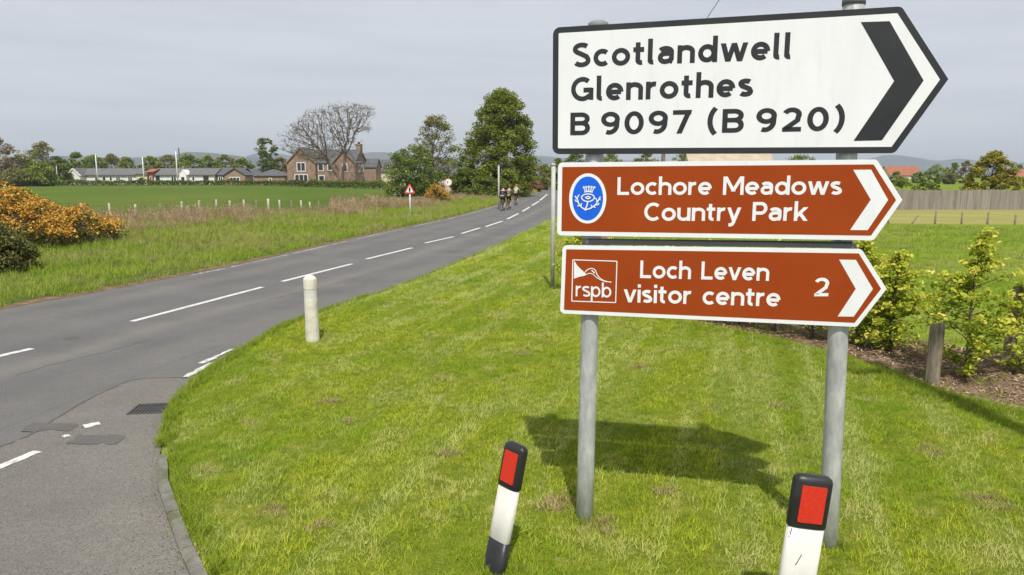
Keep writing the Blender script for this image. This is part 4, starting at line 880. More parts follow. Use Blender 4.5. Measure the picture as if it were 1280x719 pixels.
# ================================================================== FENCES
fen = tag(empty('post_fence', (-18, 40, 0)), 'row of pale wooden posts along the crop field', 'fence'); o0 = fen.location
wires = []
for i, (px, ty, mt) in enumerate([(46, 256, 0), (72, 255, 0), (101, 254, 1), (136, 254, 1), (169, 255.5, 1), (200, 254, 0), (227, 252, 1), (248.5, 250.5, 1), (270, 249.5, 1), (287, 251, 1), (304.5, 249.5, 1), (320, 250, 0), (335, 248.5, 1), (349, 250, 1), (364, 251, 0), (376, 250.5, 1), (387, 252.5, 1), (398, 251, 0), (418, 252, 0), (436, 251, 0), (455, 249, 0)]):
    Y = 36 + (px - 100) / 318 * 12; tp_ = at(px, ty, Y); x, y, h = tp_.x - o0.x, Y - o0.y, tp_.z; lx, ly = random.uniform(-.05, .05), random.uniform(-.04, .04)
    r_ = .062 if px != 335 else .08; m = MB(); m.tube([(x - lx, y - ly, -.3), (x, y, h - .02), (x, y, h)], [r_, r_ * .95, r_ * .7], 10); m.build('fence_post', 'pale_post' if mt else 'post_wood', fen, True); wires.append((x, y, h))
for dz in (.12, .42):
    m = MB(); m.tube([(x, y - .06, h - dz) for x, y, h in wires], [.004] * len(wires), 4); m.build('wire', 'iron', fen)
wf = tag(empty('wire_fence', (26, 36, 0)), 'thin sagging post and wire fence across the pasture before the board fence', 'fence'); o0 = wf.location; wires = []
for px, ty, by, dx in ((1082, 264, 280, 2), (1112, 263, 280, -3), (1168.5, 263, 280, 2), (1202, 265, 280, 1), (1234, 265, 281, 2), (1268, 268, 281, 2), (1302, 266, 282, 1), (1335, 266, 282, 2)):
    b = gp(px, by); t_ = at(px + dx, ty, b.y); m = MB(); m.tube([(b.x - o0.x, b.y - o0.y, -.3), (t_.x - o0.x, b.y - o0.y, t_.z)], [.05, .045], 8); m.build('fence_post', 'post_wood', wf, True); wires.append((t_.x - o0.x, b.y - o0.y, t_.z))
for dz in (.1, .35): m = MB(); m.tube([(x, y - .05, z - dz) for x, y, z in wires], [.004] * len(wires), 4); m.build('wire', 'iron', wf)
b = gp(1138, 280); m = MB(); m.tube([(b.x, b.y, -.1), (b.x + .42, b.y + .1, .42)], [.05, .045], 8); tag(m.build('broken_post', 'post_wood', None, True), 'broken post leaning in the grass beside the wire fence', 'fence post')
bf = tag(empty('board_fence', (35, 52, 0)), 'grey weathered board fence behind the wire fence', 'fence'); rf = random.Random(3)
npan = 18; x0 = 17.0
for i in range(npan):
    m = MB(); a = -18 + i * 2.4; hb = 1.42 + rf.uniform(-.03, .05) + (.06 if i > 9 else 0); k = 0
    while k < 16:
        wd = .145; x = a + k * .15; m.box(x, x + wd, rf.uniform(-.012, .0), .02, -.05, hb + rf.uniform(-.025, .025)); k += 1
    m.box(a, a + 2.4, .021, .06, .35, .45); m.box(a, a + 2.4, .021, .06, 1.0, 1.1); m.build('fence_panel', 'fence_wood', bf)
    if i: MB().box(a - .06, a + .05, .061, .16, -.2, hb + .02).build('fence_post', 'fence_wood', bf)

# ================================================================== TREES AND SHRUBS
def sub(v, o): return (v[0] - o[0], v[1] - o[1], v[2] - o[2])
DEF = [(0, .5, .5), (.15, .85, .85), (.35, 1, 1), (.6, .9, .9), (.8, .62, .62), (1, .12, .12)]
def interp(tab, t):
    for i in range(len(tab) - 1):
        if t <= tab[i + 1][0]:
            k = (t - tab[i][0]) / max(1e-6, tab[i + 1][0] - tab[i][0]); return [tab[i][j] + (tab[i + 1][j] - tab[i][j]) * k for j in range(1, len(tab[i]))]
    return list(tab[-1][1:])
def tree(name, label, cat, base, H, W, leaf, seed, zc=.15, prof=DEF, ncl=60, nlf=75, ls=.30, trunk=None, group=None, depth=1.0, bark='bark', up=.5, limbs=16, cr=.17, crown_name='crown', lean=0.0):
    """base: foot; W half-width; zc: crown starts at this share of H; prof: (share of crown height, left, right share of W)"""
    rng = np.random.default_rng(seed); t = tag(empty(name, base), label, cat, group); C = []; tries = 0
    ncl = int(ncl * 1.75)
    while len(C) < ncl and tries < 9000:
        tries += 1; tt_ = rng.random() ** 1.25; l, r = interp(prof, tt_); a = rng.random() * 6.283; q = rng.random() ** .38
        ext = (r if math.cos(a) > 0 else l) * W; x = math.cos(a) * q * ext + lean * H * tt_; y = math.sin(a) * q * (l + r) / 2 * W * depth; z = H * (zc + (1 - zc) * tt_)
        if noise.noise(Vector((x * 1.7 / W + seed, y * 1.7 / W, z * 1.7 / W))) < -.36: continue
        C.append((x, y, z))
    C = np.array(C); rc = W * cr * 1.12 * (.6 + .8 * rng.random(len(C))); P_ = []; rn = []
    for c, r in zip(C, rc):
        d_ = rng.normal(size=(nlf, 3)); d_ /= np.linalg.norm(d_, axis=1)[:, None]; P_.append(c + d_ * (r * rng.random((nlf, 1)) ** .45) * np.array([1.15, 1.15, .75])); rn.append(np.clip(rng.random(nlf) * .75 + rng.random() * .35 - .05, 0, 1))
    P_ = np.concatenate(P_); rn = np.concatenate(rn); k = P_[:, 2] > .05; P_ = P_[k]; rn = rn[k]
    link(crown_name, leaf_mesh(crown_name, P_, ls * (.6 + .8 * rng.random(len(P_))), rng, up, rn), leaf, t)
    tr = trunk or H * .022; m = MB(); top = H * (zc + (1 - zc) * .75); pts = [(wob(0, k, 1.0, W * .05, seed) * k / 6 + lean * H * max(0, k / 6 - .2), wob(k, 0, 1.0, W * .05, seed) * k / 6, -.3 + (top + .3) * k / 6) for k in range(7)]
    m.tube(pts, [tr * (1.25 - 1.05 * k / 6) for k in range(7)], 8)
    for i in rng.permutation(len(C))[:limbs]:
        c = C[i]; f_ = min(.95, max(.15, c[2] / top * .62)); j = f_ * 6; a = Vector(pts[int(j)]).lerp(Vector(pts[min(6, int(j) + 1)]), j - int(j)); e_ = Vector(c); mid_ = a.lerp(e_, .5) + Vector((0, 0, -.06 * (e_ - a).length))
        r_ = tr * (1.25 - 1.05 * f_) * .5; m.tube([a, mid_, e_], [r_, r_ * .6, r_ * .2], 5)
    m.build('trunk', bark, t, True)
    return t
def tree_px(name, label, cat, px, ytop, wl, wr, Y, leaf, seed, group=None, prof=DEF, zb_=0.0, **k):
    b = at(px, 230, Y); b.z = zb_; top = at(px, ytop, Y).z - zb_; W = (wl + wr) / 2 / FPX * Y
    return tree(name, label, cat, b, top, W, leaf, seed, prof=prof, group=group, **k)
# big dark tree by the road
tree_px('roadside_tree', 'tall dense dark green tree leaning over the road near the cyclists', 'tree', 620, 114, 52, 52, 84, 'leaf_tall', 21, zc=.02,
        prof=[(0, 1.02, .72), (.15, 1.10, .86), (.3, 1.02, .90), (.45, .84, .86), (.6, .64, .82), (.75, .46, .72), (.88, .28, .52), (1, .06, .2)], ncl=230, nlf=125, ls=.27, cr=.13, lean=.03, limbs=30)
tree_px('roadside_tree', 'lighter thin crowned tree between the flowering bush and the big dark tree', 'tree', 541, 147, 30, 30, 92, 'leaf_olive', 28, zc=.2,
        prof=[(0, .8, .6), (.3, 1.0, .8), (.6, .7, .9), (.85, .3, .75), (1, .05, .5)], ncl=85, nlf=70, ls=.22, cr=.17)
tree_px('flowering_bush', 'rounded bush with pale blossom left of the thin crowned tree', 'bush', 517, 184, 38, 38, 84, 'leaf_blossom', 23, zc=.04, prof=[(0, .9, .95), (.3, 1, 1), (.6, .85, .9), (.85, .5, .6), (1, .15, .3)], ncl=110, nlf=95, ls=.22, cr=.16, trunk=.12, crown_name='foliage')
tree_px('roadside_bush', 'low dark bush under the left side of the big tree', 'bush', 582, 210, 22, 22, 80, 'leaf_dark', 24, zc=.03, ncl=50, nlf=80, ls=.24, trunk=.08, crown_name='foliage')
tree_px('roadside_bush', 'low dark bush at the roadside right of the pale pole', 'bush', 634, 213, 18, 18, 78, 'leaf_mid', 25, zc=.03, ncl=45, nlf=80, ls=.24, trunk=.08, crown_name='foliage')
tree_px('roadside_bush', 'low olive bush in front of the pink cottage', 'bush', 607, 222, 26, 24, 76, 'leaf_hedge', 26, zc=.03, ncl=45, nlf=80, ls=.22, trunk=.08, crown_name='foliage')
# far end of the road
for i, (px, yt, wl, Y, lf, lab) in enumerate([(664, 214, 12, 112, 'leaf_mid', 'light green tree where the road bends, nearest the big dark tree'), (680, 207, 16, 150, 'leaf_olive', 'olive tree closing the view at the road bend'), (696, 199, 14, 120, 'leaf_mid', 'tree behind the slim grey pole'), (720, 192, 20, 125, 'leaf_dark', 'dark tree seen in the gap under the left end of the white board'), (762, 193, 22, 130, 'leaf_mid', 'tree seen in the gap above the thistle emblem'), (808, 191, 22, 128, 'leaf_olive', 'olive tree seen in the gap above the word Lochore'), (850, 194, 20, 125, 'leaf_mid', 'tree in the gap left of the beige roof'), (1000, 194, 24, 130, 'leaf_mid', 'tree in the gap right of the beige roof'), (1048, 193, 18, 135, 'leaf_dark', 'dark tree in the gap near the right sign post'), (655, 226, 11, 96, 'leaf_copper', 'copper leaved shrub at the bend, nearest the cyclists'), (667, 228, 11, 108, 'leaf_copper', 'copper leaved shrub at the bend, further up the road'), (676, 231, 9, 122, 'leaf_copper', 'small copper leaved shrub at the far end of the road')]):
    tree_px('shrub' if 'shrub' in lab else 'tree', lab, 'shrub' if 'shrub' in lab else 'tree', px, yt, wl, wl, Y, lf, 40 + i, 'trees at the end of the road' if 'shrub' not in lab else 'copper shrubs at the bend', zc=.05 if 'shrub' in lab else .12, ncl=45, nlf=60, ls=.30)
# woods at the left edge
for i, (px, yt, wl, Y, lf, zc, lab) in enumerate([(2, 175, 26, 160, 'leaf_bud', .15, 'tall thin brownish tree at the left edge of the photo'), (30, 196, 22, 165, 'leaf_mid', .08, 'green tree behind the gorse, second from the left edge'), (57, 179, 21, 178, 'leaf_olive', .25, 'taller olive brown tree with thin crown above the left wood'), (52, 205, 20, 158, 'leaf_mid', .05, 'low rounded tree under the taller olive brown tree'), (76, 197, 15, 176, 'leaf_dark', .06, 'dark tree left of the white gable'), (20, 212, 20, 155, 'leaf_olive', .05, 'low olive tree at the foot of the left wood'), (-25, 185, 26, 165, 'leaf_mid', .1, 'green tree cut by the left edge')]):
    tree_px('tree', lab, 'tree', px, yt, wl, wl, Y, lf, 60 + i, 'trees of the left wood', zc=zc, ncl=60, nlf=60, ls=.42, cr=.18 if lf != 'leaf_bud' else .15)
# trees behind the bungalows
for i, (px, yt, wl, lf, lab) in enumerate([(98, 194, 12, 'leaf_mid', 'dark tree above the white gable'), (118, 197, 16, 'leaf_mid', 'tree behind the left bungalow, beside its white pole'), (141, 196, 14, 'leaf_olive', 'olive tree behind the middle of the left bungalow'), (160, 199, 12, 'leaf_mid', 'tree behind the right half of the left bungalow'), (192, 197, 14, 'leaf_mid', 'tree behind the brick gap between the bungalows'), (212, 197, 14, 'leaf_olive', 'olive tree left of the porch bungalow pole'), (238, 197, 18, 'leaf_mid', 'tree behind the white porch'), (262, 198, 16, 'leaf_mid', 'tree behind the garage end of the porch bungalow'), (284, 197, 14, 'leaf_olive', 'olive tree behind the brown bungalow'), (304, 201, 14, 'leaf_mid', 'low tree left of the lone dark tree'), (352, 200, 14, 'leaf_olive', 'olive tree between the lone dark tree and the farmhouse')]):
    tree_px('tree', lab, 'tree', px, yt - 2, wl * 1.15, wl * 1.15, 235 + (i % 3) * 12, lf, 80 + i, 'trees behind the bungalows', zc=.08, ncl=60, nlf=60, ls=.6)
tree_px('tree', 'lone dark tree with clear trunk standing above the brick garage', 'tree', 335, 174, 14, 14, 205, 'leaf_dark', 97, zc=.28, prof=[(0, .55, .6), (.2, .75, .85), (.5, .6, .8), (.7, .9, 1), (.88, .85, .85), (1, .4, .3)], ncl=60, nlf=60, ls=.45)
# right-hand distance
tree_px('golden_shrub_tree', 'golden green conifer rising behind the board fence', 'tree', 1239, 191, 29, 29, 58, 'leaf_gold', 31, zc=.12, prof=[(0, .9, .9), (.25, 1, 1.0), (.5, .85, .95), (.7, .7, .75), (.88, .42, .4), (1, .12, .1)], ncl=130, nlf=80, ls=.17, cr=.13)
for i, (px, yt, wl, Y, lf, lab) in enumerate([(1128, 226, 16, 70, 'leaf_dark', 'low dark hedge bush behind the board fence, beside the brown sign tip'), (1158, 227, 17, 70, 'leaf_hedge', 'dark bush behind the board fence, right of the sign tip'), (1171, 219, 5, 72, 'leaf_dark', 'narrow dark bush standing over the board fence'), (1170, 207, 14, 240, 'leaf_mid', 'tree right of the far red roofed house'), (1148, 216, 10, 230, 'leaf_mid', 'small tree in front of the far red roofed house'), (1190, 204, 9, 260, 'leaf_dark', 'small dark tree in the far fields'), (1206, 202, 10, 220, 'leaf_bud', 'bare grey tree left of the golden conifer'), (1186, 216, 9, 200, 'leaf_olive', 'olive bush in the far fields left of the golden conifer'), (1272, 207, 7, 240, 'leaf_dark', 'dark tree at the right edge above the red roof'), (1120, 216, 12, 210, 'leaf_mid', 'tree at the left end of the far red roofed house'), (1278, 222, 10, 150, 'leaf_mid', 'green bush at the right edge below the red roof')]):
    tree_px('bush' if 'bush' in lab else 'tree', lab, 'bush' if 'bush' in lab else 'tree', px, yt, wl, wl, Y, lf, 110 + i, 'far bushes' if 'bush' in lab else 'far trees on the right', zc=.05, ncl=34, nlf=50, ls=.16 if Y < 100 else .5, limbs=6)
# hedges in front of the houses
def hedge(name, label, px0, px1, Y0, Y1, h0, h1, leaf, seed, n, ls, thick=1.2):
    rng = np.random.default_rng(seed); a = at(px0, 230, Y0); b = at(px1, 230, Y1); t = tag(empty(name, (a.x, a.y, 0)), label, 'hedge'); s = rng.random(n); L = math.hypot(b.x - a.x, b.y - a.y)
    hh = np.array([h0 + (h1 - h0) * q + .45 * noise.noise(Vector((q * L * .25, seed, 0))) + .25 * noise.noise(Vector((q * L * .9, seed, 4))) for q in s])
    P_ = np.stack([(b.x - a.x) * s + rng.normal(size=n) * .2, (b.y - a.y) * s + (rng.random(n) - .5) * thick, hh * rng.random(n) ** .55 + .05], 1)
    link('foliage', leaf_mesh('foliage', P_, ls * (.6 + .8 * rng.random(n)), rng, .4), leaf, t)
    m = MB()
    for k in range(int(L / 2.5)):
        q = (k + .5) / int(L / 2.5); x, y = (b.x - a.x) * q, (b.y - a.y) * q; m.tube([(x, y, -.2), (x + .1, y, .6), (x + .2, y + .1, 1.0)], [.05, .035, .01], 5)
    m.build('stems', 'bark', t)
    return t
hedge('field_hedge', 'low dark hedge along the far side of the crop field before the bungalows', 84, 345, 166, 166, 1.25, 1.2, 'leaf_hedge', 5, 9000, .34)
hedge('field_hedge', 'brown green hedge in front of the red farmhouse', 346, 508, 166, 118, 1.25, 1.4, 'leaf_hedge', 6, 9000, .30)
hedge('field_hedge', 'hedge at the foot of the wood behind the gorse', -60, 84, 160, 168, 1.4, 1.3, 'leaf_mid', 8, 5000, .36)
# the bare, wind-combed tree: space colonisation inside the surveyed outline
def bare_tree(px, Y):
    rng = np.random.default_rng(77); b = at(px, 230, Y); b.z = 0; t = tag(empty('bare_tree', b), 'large leaning bare tree with fine twigs before the red farmhouse', 'tree')
    out_ = [(358, 192), (356, 176), (364, 160), (382, 143), (410, 133), (444, 129), (466, 134), (464, 146), (452, 158), (464, 158), (462, 164), (446, 166), (440, 180), (430, 190), (404, 204), (380, 202)]
    W = [(at(x, y, Y).x - b.x, at(x, y, Y).z) for x, y in out_]
    def inside(x, z):
        c = False
        for i in range(len(W)):
            (x1, z1), (x2, z2) = W[i - 1], W[i]
            if (z1 > z) != (z2 > z) and x < (x2 - x1) * (z - z1) / (z2 - z1) + x1: c = not c
        return c
    A = []
    while len(A) < 2600:
        x = rng.uniform(-14, 8); z = rng.uniform(3, 21)
        if inside(x, z): A.append((x, rng.normal() * 2.6, z))
    A = np.array(A); nodes = [np.array([0., 0, -.3])]; par = [-1]
    for q in [(.1, 0, 1.2), (.35, 0, 2.6), (.55, 0, 4.0), (.8, .1, 5.4), (1.1, .1, 6.8)]: nodes.append(np.array(q)); par.append(len(nodes) - 2)
    # a second leader leaves low, to the left
    k0 = 1
    for j, q in enumerate([(-1.0, .2, 2.6), (-2.0, .3, 4.2), (-3.0, .3, 5.8)]): nodes.append(np.array(q)); par.append(k0 if j == 0 else len(nodes) - 2)
    step = .42; alive = np.ones(len(A), bool)
    for it in range(90):
        if not alive.any(): break
        NN = np.array(nodes); Al = A[alive]; D = np.linalg.norm(Al[:, None] - NN[None], axis=2); near = D.argmin(1); dm = D.min(1); grow = {}
        for ai, ni, dd_ in zip(range(len(Al)), near, dm):
            v = (Al[ai] - NN[ni]) / max(dd_, 1e-6); grow.setdefault(ni, np.zeros(3)); grow[ni] = grow[ni] + v
        for ni, v in grow.items():
            v = v / (np.linalg.norm(v) + 1e-6) + rng.normal(size=3) * .18; v /= np.linalg.norm(v); nodes.append(NN[ni] + v * step); par.append(ni)
        NN = np.array(nodes); idx = np.where(alive)[0]; D = np.linalg.norm(A[idx][:, None] - NN[None, -len(grow):], axis=2).min(1); alive[idx[D < .55]] = False
        if len(nodes) > 7000: break
    n = len(nodes); w_ = np.zeros(n); kids = [[] for _ in range(n)]
    for i in range(n - 1, 0, -1): kids[par[i]].append(i)
    for i in range(n - 1, -1, -1): w_[i] = max(1.0, sum(w_[k] for k in kids[i])) if kids[i] else 1.0
    rad = .031 * w_ ** .385
    rad = np.minimum(rad, .60)
    m = MB(); tw = MB()
    for i in range(1, n):
        (m if rad[i] > .05 else tw).tube([nodes[par[i]], nodes[i]], [min(rad[par[i]], rad[i] * 1.25), rad[i]], 5 if rad[i] > .05 else 3, cap=False)
    tips = [nodes[i] for i in range(1, n) if not kids[i]]
    for p in tips:
        for _ in range(3):
            v = rng.normal(size=3); v[2] = abs(v[2]) * .8; v /= np.linalg.norm(v); tw.tube([p, p + v * .7], [.028, .016], 3, cap=False)
    m.build('trunk', 'bark_bare', t, True); tw.build('twigs', 'bark_bare', t)
    tips = np.array(tips); P_ = np.repeat(tips, 5, 0) + rng.normal(size=(len(tips) * 5, 3)) * .38
    link('buds', leaf_mesh('buds', P_, .13, rng, .2), 'leaf_bud', t)
bare_tree(427, 152)

# gorse and broom across the road
def gorse(base, W, D, H, label, seed, nclump, prof, scale=1.0, flower=.5):
    rng = np.random.default_rng(seed); t = tag(empty('gorse_bush', base), label, 'gorse bush', 'flowering gorse bushes'); G_, Fl, rf_ = [], [], []; m = MB(); k = 0; C = []
    while k < nclump:
        x = rng.uniform(-W, W); y = rng.uniform(-D, D); hmax = prof((x / W)) * H
        if (y / D) ** 2 > 1 - .15 * rng.random(): continue
        hmax *= math.sqrt(max(.05, 1 - (y / D) ** 2 * .8)) * (1 + .34 * noise.noise(Vector((x * 1.3, y * 1.3, seed))))
        if hmax < .15: continue
        z = hmax * (1 - .75 * rng.random() ** 2.2); C.append((x, y, z, hmax)); k += 1
    for (x, y, z, hm_) in C:
        r = (.15 + .26 * rng.random() ** 1.5) * scale; n = 34; d_ = rng.normal(size=(n, 3)); d_ /= np.linalg.norm(d_, axis=1)[:, None]; G_.append(np.array([x, y, z - .06]) + d_ * r * 1.15 * rng.random((n, 1)) ** .4)
        if noise.noise(Vector((x * 1.3, y * 1.3, z * 1.3 + seed))) > .0 - flower * .5 and z > .16 * H:
            n = int(36 * (.5 + rng.random())); d_ = rng.normal(size=(n, 3)); d_[:, 2] = np.abs(d_[:, 2]) * .9 + .1; d_ /= np.linalg.norm(d_, axis=1)[:, None]
            Fl.append(np.array([x, y, z - .02]) + d_ * r * 1.08 * (.75 + .3 * rng.random((n, 1)))); rf_.append(np.clip(rng.random(n) * .6 + rng.random() * .4, 0, 1))
    for _ in range(26):
        x, y, z, _h = C[rng.integers(len(C))]; m.tube([(x * .55, y * .5, -.1), (x * .8, y * .8, z * .5), (x, y, z)], [.03, .02, .006], 5)
    m.build('stems', 'bark', t)
    G_ = np.concatenate(G_); G_[:, 2] = np.maximum(G_[:, 2], .03); link('spines', leaf_mesh('spines', G_, .13 * scale * (.6 + .8 * rng.random(len(G_))), rng, .2, aspect=.22), 'gorse_green', t)
    Fl = np.concatenate(Fl); Fl[:, 2] = np.maximum(Fl[:, 2], .05); link('flowers', leaf_mesh('flowers', Fl, 0.078 * scale * (.7 + .6 * rng.random(len(Fl))), rng, .3, np.concatenate(rf_), aspect=.8), 'gorse_flower', t)
gc_ = Vector((-18.9, 24.6, .1))
gorse(gc_, 4.6, 2.0, 2.05, 'wide gorse bush covered in orange yellow flowers at the left edge', 3, 900, lambda q: np.interp(q, [-1, -.6, -.2, .15, .5, .8, 1.0], [.8, 1.12, 1.08, .98, .66, .50, .26]), 1.0, .55)
gb = at(546, 248, 66); gorse(Vector((gb.x * .93, 61, .05)), 1.0, .7, 1.55, 'small gorse bush in flower by the round sign', 9, 90, lambda q: np.interp(q, [-1, -.4, .3, .7, 1], [.3, .85, 1, .8, .3]), 1.1, .6)
bb = gp(8, 349); t = tree('broom_bush', 'dark feathery shrub without flowers in front of the large gorse', 'shrub', Vector((bb.x - .75, bb.y + .5, .05)), 1.25, .95, 'leaf_broom', 14, zc=.02, prof=[(0, .95, .8), (.3, 1, .95), (.6, .9, .75), (.85, .6, .45), (1, .2, .2)], ncl=110, nlf=150, ls=.085, trunk=.05, cr=.2, up=.1, crown_name='foliage', limbs=24)

# young beech plants along the bed, near enough to show single leaves
def sapling(x, y, H, W, seed, label, prof, dens=1.0, ls=.062):
    rng = np.random.default_rng(seed); z0 = .05; t = tag(empty('beech_sapling', (x, y, z0)), label, 'sapling', 'young beech plants along the bed'); m = MB(); P_ = []; rn = []
    pts = [Vector((wob(k, seed, .7, .06), wob(seed, k, .7, .06), -.1 + (H + .06) * k / 7)) for k in range(8)]; m.tube(pts, [.018 * (1.1 - k / 7.2) + .002 for k in range(8)], 7)
    dens *= .68; nb = int(48 * dens)
    for i in range(nb):
        f_ = .10 + .88 * (i + rng.random()) / nb; l, r = interp(prof, f_); j = f_ * 7; a = pts[int(j)].lerp(pts[min(7, int(j) + 1)], j - int(j)); an = rng.random() * 6.283
        ln = W * (r if math.cos(an) > 0 else l) * (.55 + .55 * rng.random()); tip = a + Vector((math.cos(an) * ln, math.sin(an) * ln * .8, ln * rng.uniform(.05, .55))); mid_ = a.lerp(tip, .5) + Vector((0, 0, .04 * ln))
        m.tube([a, mid_, tip], [.006, .004, .0015], 4)
        n = int(10 + 44 * ln * dens + 8 * rng.random()); clu = rng.random() * .4
        for q in range(n):
            s = .15 + .95 * rng.random() ** .8; p = (a.lerp(mid_, s * 2) if s < .5 else mid_.lerp(tip, min(1.08, s * 2 - 1))); P_.append(np.array(p) + rng.normal(size=3) * np.array([.038, .038, .028]))
            rn.append(min(1, max(0, rng.random() * .55 + clu * .6 + .35 * (s > .8) + .2 * (f_ - .5))))
    m.build('stem', 'bark', t, True); P_ = np.array(P_); P_[:, 2] = np.maximum(P_[:, 2], .06)
    link('leaves', leaf_mesh('leaves', P_, ls * (.65 + .7 * rng.random(len(P_))), rng, .7, np.array(rn), fold=True, aspect=.6), 'leaf_beech', t)
BU = [(0, .3, .3), (.15, .85, .8), (.4, 1, 1), (.6, .85, .9), (.8, .5, .5), (1, .15, .18)]
PX = [(0, .3, .3), (.12, .6, .6), (.3, .95, .85), (.5, 1, 1.1), (.62, .8, 1.15), (.72, .35, .45), (.82, .22, .25), (1, .12, .2)]
for i, (px, py, ty, W, prof, dens, lab) in enumerate([
        (1206, 474, 284, .60, PX, 2.2, 'beech sapling with a tall leading shoot behind the stout stump post'),
        (1112, 441, 311, .52, BU, 2.4, 'dense beech sapling right of the lowest sign tip'),
        (1283, 470, 330, .42, BU, 1.3, 'beech sapling at the right edge, half hiding a fence stake'),
        (1070, 434, 296, .52, BU, 2.4, 'beech sapling behind the right sign post'),
        (1302, 462, 320, .5, BU, 1.2, 'beech sapling cut by the right edge'),
        (1015, 425, 300, .5, BU, 1.3, 'beech sapling under the lower right corner of the boards'),
        (968, 415, 300, .5, BU, 1.2, 'beech sapling hidden behind the number 2'),
        (924, 407, 302, .5, BU, 1.2, 'beech sapling hidden behind the word centre'),
        (880, 399, 300, .5, BU, 1.2, 'beech sapling hidden behind the word visitor'),
        (838, 391, 300, .5, BU, 1.2, 'beech sapling hidden behind the word Loch'),
        (798, 381, 298, .52, BU, 1.2, 'beech sapling hidden behind the bird emblem side of the lowest board'),
        (758, 372, 296, .55, BU, 1.2, 'beech sapling behind the bird emblem'),
        (722, 364, 286, .62, BU, 1.6, 'beech sapling at the hedge end beside the slim grey pole')]):
    b = gp(px, py, .05); H_ = at(px, ty, b.y).z - .05; sapling(b.x, b.y, H_, W, 200 + i, lab, prof, dens, .062 if b.y < 11 else .08)
def stake(px, py, ty, r, label, lean, cut):
    b = gp(px, py, .06); H_ = at(px, ty, b.y).z - .06; t = tag(empty('fence_stake', b), label, 'stake', 'wooden stakes in the bed'); m = MB(); n = 14; rings = []
    for k in range(6):
        z = -.2 + (H_ + .2) * k / 5; rr = r * (1 + .04 * math.sin(k * 2.1)); rings.append([(lean * max(z, 0) + rr * math.cos(2 * math.pi * j / n) * (1 + .05 * math.sin(3 * j)), rr * math.sin(2 * math.pi * j / n), z + (cut * rr * math.cos(2 * math.pi * j / n + 1) if k == 5 else 0)) for j in range(n)])
    loft(rings).build('shaft', 'post_wood', t)
stake(1165, 476, 404, .078, 'stout short wooden post at the front of the soil bed', .0, .35)
stake(1257, 464, 357, .068, 'taller wooden stake behind leaves near the right edge', .05, .3)

# ================================================================== BUILDINGS
def window(parent, x0, x1, z0, z1, y, frame='paint_white', bars=1, axis='y', sgn=-1):
    def bx(m, a0, a1, c0, c1, z0_, z1_):
        if axis == 'y': m.box(a0, a1, min(c0, c1), max(c0, c1), z0_, z1_)
        else: m.box(min(c0, c1), max(c0, c1), a0, a1, z0_, z1_)
    f = .16 if x1 - x0 > .8 else .10; m = MB(); bx(m, x0, x1, y, y + sgn * .10, z0, z0 + f); bx(m, x0, x1, y, y + sgn * .10, z1 - f, z1); bx(m, x0, x0 + f, y, y + sgn * .098, z0 + f, z1 - f); bx(m, x1 - f, x1, y, y + sgn * .098, z0 + f, z1 - f)
    for k in range(bars): xx = x0 + (x1 - x0) * (k + 1) / (bars + 1); bx(m, xx - .06, xx + .06, y, y + sgn * .096, z0 + f, z1 - f)
    wdw = m.build('window', frame, parent); m = MB(); bx(m, x0 + f, x1 - f, y + sgn * .005, y + sgn * .04, z0 + f, z1 - f); m.build('pane', 'glass_dark', wdw)
    return wdw
def gable_roof(m, x0, x1, y0, y1, ze, zr, ov=.35, th=.16, along='x'):
    if along == 'x':
        ym = (y0 + y1) / 2; sl = (zr - ze) / (ym - y0); m.prismx([(y0 - ov, ze - ov * sl), (ym, zr), (y1 + ov, ze - ov * sl), (y1 + ov, ze - ov * sl + th), (ym, zr + th * 1.2), (y0 - ov, ze - ov * sl + th)], x0 - ov, x1 + ov)
    else:
        xm = (x0 + x1) / 2; sl = (zr - ze) / (xm - x0); m.prism([(x0 - ov, ze - ov * sl), (xm, zr), (x1 + ov, ze - ov * sl), (x1 + ov, ze - ov * sl + th), (xm, zr + th * 1.2), (x0 - ov, ze - ov * sl + th)], y0 - ov, y1 + ov)
def bungalow(name, label, px0, px1, Y, D, ze, zr, wall, roof, wins=(), rz=0.0, hip=False, chim=(), along='x', cat='house', group='bungalows beyond the field', white_verge=False):
    a, b = at(px0, 226, Y), at(px1, 226, Y); W = b.x - a.x; t = tag(empty(name, (a.x, Y, 0), rz), label, cat, group); m = MB(); m.box(0, W, 0, D, -.3, ze)
    if not hip:
        if along == 'x':
            for x in (0, W): m.prismx([(0, ze), (D, ze), (D / 2, zr - .05)], x - (.02 if x == 0 else .2), x + (.2 if x == 0 else .02))
        else: m.prism([(0, ze), (W, ze), (W / 2, zr - .05)], .0, .2)
    m.build('wall', wall, t); m = MB()
    if hip:
        o = .4; m.add([(-o, -o, ze), (W + o, -o, ze), (W + o, D + o, ze), (-o, D + o, ze), (D / 2, D / 2, zr), (W - D / 2, D / 2, zr)], [(0, 1, 5, 4), (1, 2, 5), (2, 3, 4, 5), (3, 0, 4), (0, 3, 2, 1)])
    else: gable_roof(m, 0, W, 0, D, ze, zr, .4, .16, along)
    r_ = m.build('roof', roof, t)
    for cx in chim: MB().box(cx, cx + .6, D / 2 - .3, D / 2 + .3, zr - .5, zr + .7).build('chimney', 'brown_brick', r_)
    for (p0, p1, z0, z1, k) in wins:
        x0, x1 = (at(p0, 226, Y).x - a.x), (at(p1, 226, Y).x - a.x)
        if k == 'w': window(t, x0, x1, z0, z1, 0, bars=1 if x1 - x0 > 1.2 else 0)
        elif k == 'd':
            dr = MB().box(x0, x1, -.08, -.002, -.1, z1).build('door', 'glass_dark', t); MB().box(x1 - .25, x1 - .15, -.12, -.081, .95, 1.05).build('handle', 'pole_white', dr)
        elif k == 'v': MB().box(x0, x1, -.07, -.003, -.1, z1).build('garage_door', 'paint_white', t)
    return t, W
YB = 188
